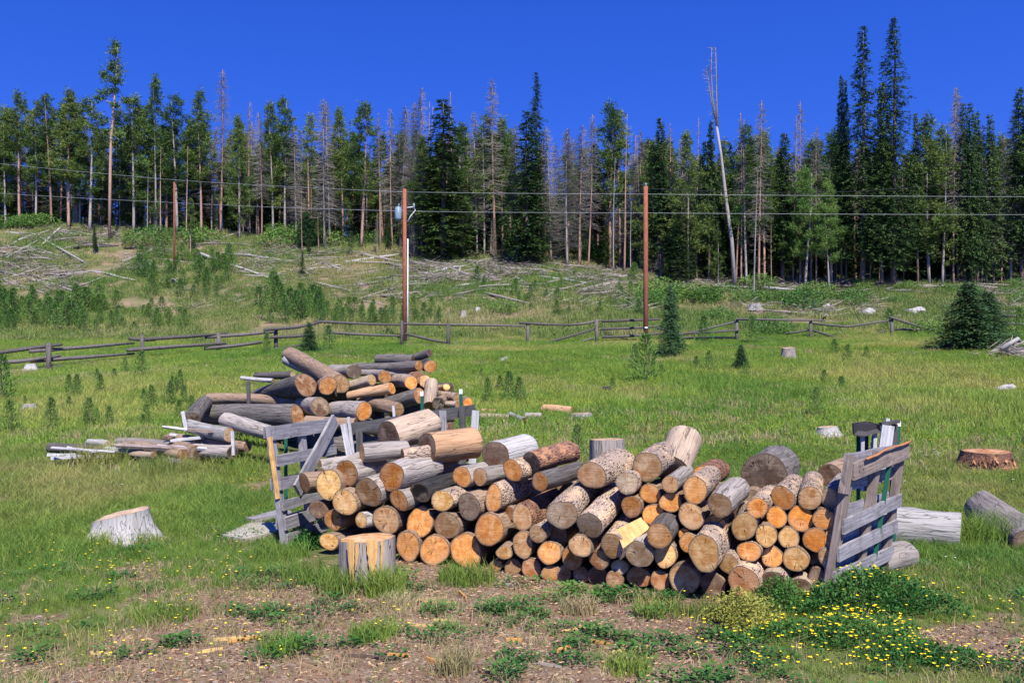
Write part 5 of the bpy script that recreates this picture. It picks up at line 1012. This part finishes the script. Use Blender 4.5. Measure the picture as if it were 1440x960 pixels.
# ---------------------------------------------------------------- heap of old logs behind
BH = [
 ('dark old log at the lower left of the heap, knotty end towards us', 419, 585, 13.2, 283, 583, 14.2, 15.5, 'b', 'd', 13), ('long brown-grey log lying slantwise across the front of the heap', 318, 590, 12.9, 392, 612, 12.2, 11.5, 'n', 'g', 11), ('split dark log with burnt orange hollow end, left of the top', 430, 541, 13.4, 362, 556, 14.6, 17, 'b', 'd', 9),
 ('long brown log slanting down from the top of the heap', 478, 540, 13.4, 408, 500, 15.4, 14, 't', 'b', 12), ('round bright orange log end under the slanting log', 461, 542, 13.2, 452, 535, 14.6, 13, 'o', 'b', 12), ('grey slab slanting under the top log', 470, 532, 13.9, 404, 506, 15.2, 9, 'g', 'w', 8),
 ('dark ended grey log in the shade right of the big one', 450, 572, 13.0, 424, 566, 14.0, 14, 'n', 'g', 12), ('long reddish log behind the lowest big log', 419, 567, 13.9, 293, 561, 14.8, 8.5, 'b', 'b', 8), ('short black log leaning at the far left of the heap', 270, 590, 13.3, 288, 566, 13.9, 12, 'd', 'd', 11),
 ('silver split slab low on the left of the heap', 322, 611, 12.6, 266, 598, 13.2, 10, 'g', 'w', 9), ('grey log lying in the grass with dark end before the heap', 327, 636, 12.3, 252, 629, 13.0, 10, 'd', 'g', 9), ('rusty brown log above the grey one in the grass', 348, 628, 12.6, 252, 616, 13.4, 7.5, 'n', 'b', 7),
 ('brown-ended pole left of the heap in the grass', 257, 640, 12.4, 182, 627, 13.2, 9, 'b', 'b', 7), ('stubby brown log just right of the left poles', 275, 637, 12.5, 248, 628, 13.0, 11, 'n', 'b', 9), ('thin tan pole half sunk in the grass, far left', 216, 640, 12.4, 183, 637, 12.7, 5, 't', 't', 5), ('little round log lowest in the grass', 255, 651, 12.1, 236, 648, 12.4, 5.5, 'n', 'g', 5),
 ('black rotten log at the far left in the grass', 128, 631, 13.0, 70, 629, 13.2, 7, 'k', 'd', 7), ('grey-brown pole behind the left poles', 240, 627, 13.2, 165, 621, 13.8, 7, 'd', 'g', 6), ('short dark log behind the silver slab', 232, 618, 13.6, 244, 612, 14.0, 5.5, 'k', 'b', 5), ('silver stump of a branch at the far left', 152, 624, 13.3, 124, 621, 13.6, 5, 'l', 'w', 4),
 ('black log with rough bark on the very top of the heap', 582, 506, 14.3, 530, 505, 14.6, 7.5, 'd', 'd', 7), ('bent dark branch log sticking up at the top right', 604, 496, 14.2, 572, 508, 14.5, 6, 'd', 'd', 6), ('long dark grey log below the topmost one', 589, 514, 13.8, 502, 516, 14.6, 8, 'o', 'd', 7), ('orange end half in shade at the top right of the heap', 605, 515, 13.9, 598, 512, 14.8, 9, 'o', 'd', 8),
 ('grey block with a dark leaning end in the upper middle', 498, 522, 13.8, 466, 520, 14.6, 11, 'd', 'g', 8), ('thin grey log under the long dark grey log', 587, 527, 13.9, 502, 524, 14.4, 5.5, 'g', 'g', 5), ('yellow-orange round end in the middle of the upper heap', 541, 530, 13.5, 522, 530, 14.6, 9.5, 'o', 'g', 8), ('pinkish peeled log ending in a ragged tip', 523, 534, 13.5, 489, 542, 13.8, 8, 't', 't', 6),
 ('peeled orange log lying across the middle of the heap', 551, 546, 13.1, 490, 556, 13.4, 8.5, 'o', 'o', 5.5), ('flaky log beside the peeled orange one', 578, 538, 13.3, 553, 536, 14.2, 9.5, 'o', 's', 9), ('dark red ended log right of the flaky one', 589, 530, 13.4, 572, 528, 14.4, 9, 'b', 'r', 8), ('round tan end right of the dark red one', 598, 536, 13.4, 590, 532, 14.6, 9, 't', 'd', 8),
 ('small yellow log poking out on the right side of the heap', 628, 544, 13.6, 614, 546, 14.0, 4.8, 'y', 'o', 4.5), ('rough pale block standing on end on the right of the heap', 604, 571, 13.1, 607, 538, 13.4, 9, 't', 't', 10), ('thick dark log sloping down in the middle right', 590, 556, 13.2, 545, 568, 13.6, 12, 'b', 'd', 11), ('big log with bright orange oval end behind the back pallet', 512, 578, 12.7, 468, 577, 13.3, 13.5, 'O', 'g', 12),
 ('brown log with a tan end right of the bright oval one', 561, 576, 12.9, 508, 564, 13.6, 9.5, 't', 'b', 9), ('black disc-ended log on the right of the heap', 616, 567, 12.9, 628, 560, 13.8, 9, 'k', 'b', 8), ('tan flaky log lying on the right side of the heap', 643, 560, 13.2, 616, 555, 13.8, 7, 't', 's', 6), ('peeled pale pole low on the right of the heap', 643, 569, 12.9, 622, 568, 13.2, 5, 't', 't', 5),
 ('reddish-orange end behind the right green post', 658, 566, 13.0, 652, 563, 13.8, 7, 'O', 'b', 6), ('silver pole sticking out left at the back of the heap', 384, 535, 14.0, 339, 531, 14.4, 3, 'g', 'w', 2.5), ('grey knotty log lying at the back left of the heap', 412, 527, 14.4, 360, 528, 14.8, 6, 'g', 'd', 5), ('tan log lying low behind the back pallet', 640, 585, 12.6, 575, 590, 12.6, 8, 't', 'b', 8),
 ('brown log low in the middle of the heap', 500, 595, 12.6, 430, 592, 12.8, 8, 'n', 'b', 8), ('silver board lying under the pallet corner', 452, 590, 12.8, 438, 596, 12.8, 4, 'l', 'w', 3)]
for (lab, px, py, Y, qx, qy, Y2, r, e, b, r2) in BH: plog(lab, px, py, Y, qx, qy, Y2, r, e, b, r2, 'old_log', 'old logs heaped behind the stack', irr=.08)
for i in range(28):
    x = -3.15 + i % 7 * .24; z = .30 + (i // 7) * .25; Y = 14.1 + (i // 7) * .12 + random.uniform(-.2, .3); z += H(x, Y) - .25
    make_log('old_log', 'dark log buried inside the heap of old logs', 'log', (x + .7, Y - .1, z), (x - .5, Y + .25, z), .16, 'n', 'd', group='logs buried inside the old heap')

# ---------------------------------------------------------------- fallen logs, rocks and sticks on the hillside
HLG = [((280, 362), (377, 393), 2.6, 'w'), ((317, 360), (417, 372), 2, 'w'), ((340, 375), (480, 368), 2, 'g'), ((433, 382), (480, 375), 1.8, 'w'), ((453, 371), (484, 384), 2, 'w'), ((173, 372), (232, 347), 3, 'g'), ((106, 343), (167, 349), 2, 'd'), ((103, 351), (167, 350), 2.4, 'd'), ((57, 338), (120, 372), 1.8, 'w'), ((7, 328), (60, 333), 1.8, 'w'),
 ((33, 350), (87, 363), 1.6, 'w'), ((0, 383), (103, 413), 1.8, 'w'), ((40, 400), (110, 407), 1.6, 'w'), ((193, 367), (227, 387), 2, 'w'), ((40, 378), (120, 377), 1.8, 'g'), ((243, 397), (262, 410), 2.2, 'w'), ((507, 360), (563, 371), 2.6, 'g'), ((487, 373), (577, 358), 2.4, 'w'), ((577, 372), (663, 390), 2.8, 'g'), ((573, 400), (620, 402), 1.8, 'w'),
 ((602, 400), (615, 378), 1.8, 'w'), ((513, 420), (597, 413), 2, 'g'), ((670, 374), (713, 363), 3, 'g'), ((680, 413), (750, 430), 2, 'g'), ((713, 380), (767, 382), 2.6, 'g'), ((777, 365), (807, 373), 2, 'w'), ((850, 390), (930, 397), 3, 'g'), ((860, 379), (927, 392), 2.4, 'w'), ((820, 411), (870, 398), 3, 'g'), ((500, 388), (563, 377), 2, 'g'),
 ((1063, 407), (1167, 415), 2.6, 'w'), ((1183, 418), (1240, 424), 2.6, 'd'), ((1203, 405), (1327, 403), 2.2, 'w'), ((1246, 409), (1353, 403), 2, 'g'), ((1160, 443), (1183, 423), 2.4, 'd'), ((1160, 448), (1197, 442), 2.2, 'g'), ((977, 396), (1012, 401), 2, 'g'), ((1410, 400), (1445, 400), 1.8, 'g'), ((1000, 404), (1062, 407), 2, 'w'), ((60, 395), (130, 385), 1.6, 'w'),
 ((0, 395), (70, 420), 1.7, 'g'), ((90, 420), (150, 410), 1.5, 'w'), ((600, 385), (680, 380), 2, 'w'), ((540, 372), (600, 380), 1.8, 'd'), ((640, 405), (700, 395), 1.8, 'w'), ((690, 372), (740, 400), 2, 'w'), ((760, 392), (830, 402), 2.4, 'w'), ((770, 400), (845, 388), 2, 'g'), ((500, 402), (560, 396), 1.6, 'w'), ((440, 400), (500, 412), 1.6, 'g'),
 ((1380, 428), (1445, 427), 2, 'g'), ((1395, 415), (1440, 412), 1.8, 'g'), ((20, 345), (70, 325), 2, 'w'), ((80, 325), (150, 340), 2, 'w'), ((90, 318), (60, 345), 1.8, 'w'), ((10, 365), (55, 340), 2, 'w'), ((130, 385), (190, 398), 2, 'w'), ((1050, 412), (1100, 405), 2, 'g'), ((660, 350), (725, 352), 1.8, 'g'), ((640, 396), (655, 372), 1.8, 'w'), ((95, 472), (110, 470), 1.6, 'w'), ((486, 484), (520, 488), 1.5, 'g')]
for i, (a, b, r, bk) in enumerate(HLG):
    A, B = G(*a, ymax=84), G(*b, ymax=84)
    if (A - B).length > 22: B = A + (B - A).normalized() * 12
    w = r * A.y / F; n = 6; pts = []
    for k in range(n + 1):
        q = A.lerp(B, k / n); z = max(q.z, H(q.x, q.y)); pts.append(Vector((q.x, q.y, z + w * .8)) - A)
    mb = MB(); mb.tube(pts, [w * (1 - .5 * k / n) for k in range(n + 1)], 7, jit=.1); o = mb.build('fallen_log', BARK[bk]); o.location = A
    side = 'left slope' if a[0] < 300 else 'slope left of the first pole' if a[0] < 568 else 'slope between the two poles' if a[0] < 908 else 'bank on the right'
    dirn = 'lying level' if abs(a[1] - b[1]) < 5 else 'sloping down to the right' if (b[1] - a[1]) * (b[0] - a[0]) > 0 else 'rising to the right'
    tag(o, '%s fallen trunk %s on the %s' % ({'w': 'silver', 'g': 'grey', 'd': 'dark'}[bk], dirn, side), 'fallen log', '%s fallen trunks %s on the %s' % ({'w': 'silver', 'g': 'grey', 'd': 'dark'}[bk], dirn, side))
def rock(label, px, py, w, h):
    g = G(px, py); s = g.y / F; mb = MB(); n1, n2 = 16, 9; V = []; ph = random.uniform(0, 99)
    for i in range(n2 + 1):
        for k in range(n1):
            th = math.pi * i / n2 * .62; a = 2 * math.pi * k / n1; dx, dy, dz = math.sin(th) * math.cos(a), math.sin(th) * math.sin(a), math.cos(th)
            q = .7 + .65 * float(fbm(dx * 2.1 + ph, dy * 2.1 + dz * 1.7, 71)); dz = min(dz, .62 + .25 * dx); V.append((w * s / 2 * dx * q, w * s * .4 * dy * q, h * s * 1.25 * dz * q - .04))
    mb.add(V, [(i * n1 + k, i * n1 + (k + 1) % n1, (i + 1) * n1 + (k + 1) % n1, (i + 1) * n1 + k) for i in range(n2) for k in range(n1)]); o = mb.build('pale_rock', M_rock, None, False); o.location = g; tag(o, label, 'rock', 'pale rocks')
for a in (('pale boulder among roots above the right fence', 1218, 443, 24, 11), ('flat pale boulder on the right bank', 1285, 440, 32, 9), ('second flat boulder left of the biggest on the bank', 1160, 433, 16, 6), ('lone pale rock in the meadow near the right edge', 1414, 548, 26, 10), ('round pale rock in the meadow centre', 709, 508, 14, 8), ('small pale rock left of the round one', 642, 495, 11, 5), ('small pale rock in the meadow under the fence', 800, 497, 7, 4),
          ('small grey rock behind the heap', 289, 517, 10, 6), ('pale rock at the right bank over the fence', 1290, 455, 12, 7), ('grey rock far right on the slope', 1433, 420, 12, 6), ('pale stone low by the fence bay', 488, 497, 7, 4), ('small pale rock near the fence centre', 798, 502, 6, 4)): rock(*a)
# more windfall in the tangles
rq = random.Random(19)
for (u0, u1, r0, r1, n, grp) in ((-10, 120, 345, 412, 40, 'grey windfall trunks tangled on the left slope'), (20, 330, 322, 350, 26, 'grey windfall trunks along the left ridge'), (290, 500, 355, 395, 26, 'grey windfall trunks above the old heap'), (540, 770, 366, 408, 46, 'grey windfall trunks tangled between the poles'),
      (760, 930, 376, 420, 26, 'grey windfall trunks left of the second pole'), (940, 1440, 398, 412, 34, 'grey windfall trunks along the right treeline'), (1120, 1240, 425, 448, 8, 'grey windfall trunks above the right fence'), (480, 700, 400, 428, 12, 'grey windfall trunks low between the poles')):
    for i in range(n):
        g = G(rq.uniform(u0, u1), rq.uniform(r0, r1)); L = rq.uniform(1.2, 5); a = rq.gauss(0, .5) + rq.choice((0, 3.14)); e = (g.x + L * math.cos(a), g.y + L * math.sin(a)); r_ = rq.uniform(.035, .10)
        pts = [Vector((g.x + (e[0] - g.x) * f, g.y + (e[1] - g.y) * f, 0)) for f in (0, .35, .7, 1)]; lf = rq.uniform(0, .35)
        pts = [Vector((p.x, p.y, H(p.x, p.y) + r_ * .8 + lf * k / 3)) - g for k, p in enumerate(pts)]; mb = MB(); mb.tube(pts, [r_, r_ * .85, r_ * .65, r_ * .4], 6, jit=.12)
        o = mb.build('windfall_trunk', BARK[rq.choice('gggd')]); o.location = g; tag(o, grp.replace('trunks', 'trunk'), 'fallen log', grp)
# split grey timbers spilling to the left of the heap
for i in range(26):
    px = rq.uniform(130, 345); row = 640 - 36 * max(0, (px - 170) / 175) * rq.random() - rq.uniform(0, 6); Y = rq.uniform(12.4, 13.6); A = P(px, row, Y); A.z = max(A.z, H(A.x, A.y) + .03); L = rq.uniform(.4, 1.1); a = rq.gauss(0, .35)
    B = A + Vector((-L * math.cos(a), L * math.sin(a) * .6, rq.uniform(-.05, .12))); mb = MB(); mb.beam(Vector((0, 0, 0)), B - A, rq.uniform(.03, .10), rq.uniform(.02, .05), (rq.gauss(0, .4), rq.gauss(0, .3), 1), n=5, wob=.008)
    o = mb.build('split_timber', M_board_l if i % 3 else M_board_b, None, False); o.location = A; tag(o, 'weathered split timber spilled to the left of the old heap', 'timber', 'split timbers left of the old heap')
# pile of brush on the right
def brush_pile():
    g = G(1420, 500); s = g.y / F; mb = MB(); n = 420; x = rng.normal(0, 22, n) * s; y = rng.normal(0, .6, n); z = rng.random(n) * np.clip(16 * s * (1 - np.abs(x) / (55 * s)), .05, 1)
    a = rng.normal(0, .6, n); mb.kites(np.stack([x, y, z], 1), np.stack([np.cos(a), np.sin(a), rng.normal(-.1, .3, n)], 1), rng.normal(0, 1, (n, 3)), rng.uniform(.3, 1.0, n), rng.uniform(.02, .05, n))
    o = mb.build('brush_pile', BARK['g'], None, False); o.location = g; tag(o, 'low heap of grey dead branches below the two big firs', 'brush pile')
    b = MB(); b.tube([(-24 * s, -.5, .2), (0, -.5, .55), (3 * s, -.45, .45)], [.08, .07, .06], 7); b.build('pale_branch', BARK['w'], o)
brush_pile()
# loose splinters of wood on the bare earth in front
SPL = [(300, 903, 360, 896, .02, 'yellow splinter at the left of the bare earth', 'y'), (320, 905, 368, 898, .018, 'long orange splinter, left of the chopping block', 'o'), (284, 920, 313, 914, .02, 'yellow splinter lowest left of the block', 'y'), (480, 923, 560, 930, .018, 'long grey-brown stick at the bottom edge', 'n'), (545, 923, 577, 925, .016, 'orange splinter touching the grey-brown stick', 'o'),
       (600, 930, 621, 938, .03, 'short thick orange chip at the bottom', 'o'), (597, 848, 645, 850, .012, 'thin pale sliver right of the block', 'y'), (575, 881, 615, 883, .016, 'yellow sliver among the weeds below the block', 'y'), (610, 874, 642, 877, .02, 'pale yellow chip above the weeds', 'y'), (597, 886, 618, 888, .016, 'small pale chip below the yellow sliver', 'y'), (646, 834, 655, 845, .03, 'brown cube-like chip near the stack', 'o'),
       (712, 902, 734, 903, .03, 'round-ended tan chip on the earth', 'o'), (782, 918, 803, 912, .028, 'orange chip right of the middle', 'o'), (790, 890, 846, 879, .012, 'thin pale stick on the earth', 'y'), (832, 903, 858, 909, .018, 'orange stick beside the green weeds', 'o'), (860, 920, 912, 912, .02, 'pale curl of bark near the right weeds', 'y'), (711, 823, 722, 825, .018, 'little white chip near the foot of the stack', 'l'),
       (580, 848, 628, 842, .02, 'tan strip of bark by the chopping block', 't'), (640, 865, 700, 830, .006, 'thin straight twig lying across the chips', 'g'), (128, 922, 160, 924, .018, 'pale sliver at the lower left', 'y'), (420, 936, 470, 950, .012, 'tan sliver near the bottom edge', 't'), (760, 935, 790, 940, .012, 'pale sliver near the bottom edge right of middle', 'l')]
MS = {k: mat_board("splinter_" + w, tuple(x * .42 for x in ENDC[k]), tuple(x * .75 for x in ENDC[k])) for k, w in (('y', 'yellow'), ('o', 'orange'), ('n', 'dark'), ('l', 'pale'), ('t', 'tan'), ('g', 'grey'))}
for (x0, y0, x1, y1, w, lab, m) in SPL:
    A, B = G(x0, y0), G(x1, y1); mb = MB(); up = Vector((0, 0, .012)); n = 5; V = []
    dvv = (B - A); sdv = Vector((-dvv.y, dvv.x, 0)).normalized()
    for i in range(n + 1):
        f = i / n; c = dvv * f + up; ww = .75 * w * (.35 + .65 * math.sin(math.pi * min(1, f + .15)) ** .6) * random.uniform(.8, 1.1) * .5; hh = min(.012, w * .4)
        V += [c - sdv * ww - Vector((0, 0, .01)), c + sdv * ww - Vector((0, 0, .01)), c + sdv * ww * .7 + Vector((0, 0, hh)), c - sdv * ww * .7 + Vector((0, 0, hh))]
    mb.add(V, [(i * 4 + k, i * 4 + (k + 1) % 4, i * 4 + 4 + (k + 1) % 4, i * 4 + 4 + k) for i in range(n) for k in range(4)] + [(3, 2, 1, 0), (n * 4, n * 4 + 1, n * 4 + 2, n * 4 + 3)], 0, [((i // 4) * .06, (i % 4) * .01, w * 3) for i in range(len(V))])
    o = mb.build('wood_splinter', MS[m], None, False); o.location = A; tag(o, lab, 'wood splinter')

# ---------------------------------------------------------------- plants by the stack
def bush(name, label, g, R_, hgt, nl, nf, fm, lm, lsz=(.02, .04), frad=.011, fname='flowers', seed=0, ell=(1, 1)):
    r = np.random.default_rng(seed); a = r.uniform(0, 6.283, nl); q = np.sqrt(r.random(nl)); lump = 1 + .3 * np.sin(a * 3 + seed) + .2 * np.sin(a * 7 + seed * 2)
    top = hgt * (1 - .75 * q ** 2.2) * (.75 + .35 * vnoise(np.cos(a) * q * 5 + seed, np.sin(a) * q * 5)); z = top * r.random(nl) ** .5
    cen = np.stack([q * R_ * lump * np.cos(a) * ell[0], q * R_ * lump * np.sin(a) * ell[1], z], 1); d = r.normal(0, 1, (nl, 3)) + np.stack([np.cos(a) * .6, np.sin(a) * .6, np.full(nl, .5)], 1)
    mb = MB(); mb.kites(cen, d, r.normal(0, .7, (nl, 3)) + [0, 0, 1], r.uniform(*lsz, nl), r.uniform(lsz[0] * .45, lsz[1] * .5, nl))
    root = thing(name, label, 'plant', g); mb.build('leaves', lm, root, False)
    st = MB()
    for k in range(60):
        i = r.integers(0, nl); st.tube([(cen[i][0] * .5, cen[i][1] * .5, 0), tuple(cen[i])], [.003, .0015], 3, cap=False)
    st.build('stems', M_weed, root)
    if nf:
        fb = MB(); i = r.integers(0, nl, nf); 
        for k in i:
            rr_ = q[k]; c = Vector((cen[k][0], cen[k][1], top[k] + r.uniform(.005, .05))); fr_ = frad * r.uniform(.55, 1.15); na = np.arange(5) / 5 * 6.283 + r.uniform(0, 6)
            fb.kites(np.tile([tuple(c)], (5, 1)), np.stack([np.cos(na), np.sin(na), np.full(5, .3)], 1) + r.normal(0, .2, 3) , np.tile([[0, 0, 1.]], (5, 1)), fr_, fr_ * .95)
        o = fb.build(fname, fm, root, False)
        if nf > 3: kind(o, 'stuff')
    return root
bush('flowering_shrub', 'leafy green shrub thick with small yellow flowers at the right pallet foot', G(1222, 858), .46, .30, 6500, 60, M_yellow, M_weed, (.014, .042), .013, seed=3, ell=(1, .7))
bush('flowering_shrub', 'low spreading clump of yellow flowers in front of the leafy shrub', G(1185, 900), .50, .15, 4600, 120, M_yellow, M_weed, (.012, .034), .013, seed=5, ell=(1, .55))
bush('wild_rose', 'small dark green rose bush with one pink flower at the stack', G(1098, 857), .17, .24, 2200, 1, M_pink, M_weed, (.016, .03), .02, 'flower', seed=6)
bush('flowering_shrub', 'low flowering clump at the lower right corner', G(1300, 930), .36, .10, 2600, 40, M_yellow, M_weed, (.014, .03), .011, seed=9, ell=(1, .6))
M_wild = mat_leaf("leaves_yellowgreen", (.22, .26, .05), (.27, .29, .06), (.32, .33, .08), .35, 1.2)
bush('tall_weed', 'yellow-green feathery weed before the right of the stack', G(1045, 885), .20, .26, 3600, 0, None, M_wild, (.014, .03), seed=7)
bush('leafy_weed', 'broad-leaved weed at the foot of the left pallet', G(432, 772), .14, .17, 500, 0, None, M_weed, (.03, .06), seed=8)
def big_tuft(label, px, row, n, rad, h0, h1, m, cat='grass tuft'):
    g = G(px, row); mb = blades(n, rad, h0, h1, .007, .75); o = mb.build('grass_tuft', m, None, False); o.location = g; tag(o, label, cat, 'long grass tufts round the stack')
for a in (('long grass tuft at the left foot of the chopping block', 480, 833, 420, .17, .1, .24, M_grass), ('long grass tuft covering the right foot of the chopping block', 540, 838, 420, .14, .12, .28, M_grass), ('grass tuft at the foot of the stack right of the block', 655, 818, 460, .22, .08, .2, M_grass), ('grass tuft left of the bare earth by the pallet', 440, 815, 420, .26, .08, .17, M_grass),
          ('tall grass tuft under the old rooty log at the right', 1392, 765, 700, .3, .15, .4, M_grass), ('dry grass tuft low in the middle', 640, 945, 260, .09, .06, .18, M_grass_dry), ('pale grass tuft on the right of the bare earth', 820, 862, 200, .10, .05, .13, M_grass_dry), ('grass tuft beside the yellow-green weed', 930, 862, 260, .2, .05, .12, M_grass),
          ('yellowish tuft in the middle of the bare earth', 813, 862, 220, .12, .05, .15, M_grass_dry), ('straw tuft behind the chopping block grass', 557, 856, 240, .13, .05, .14, M_grass_dry), ('green tuft on the right of the bare earth', 1000, 868, 240, .14, .05, .15, M_grass), ('green tuft left of the straw one at the bottom', 395, 915, 220, .12, .05, .14, M_grass), ('green tuft at the bottom edge right of the middle', 880, 945, 220, .13, .05, .14, M_grass), ('green tuft at the lower left bare patch', 235, 870, 360, .2, .06, .16, M_grass), ('green tuft left of the splinters', 525, 895, 300, .15, .05, .14, M_grass), ('leaning tuft between pallet and planks', 395, 785, 420, .25, .08, .2, M_grass),
          ('tall dark grass clump left of the heap poles', 150, 655, 800, .45, .2, .45, M_grass), ('tall dark grass clump before the left heap poles', 235, 668, 700, .4, .15, .38, M_grass), ('grass clump before the heap and left pallet', 330, 665, 600, .4, .12, .32, M_grass)): big_tuft(*a)
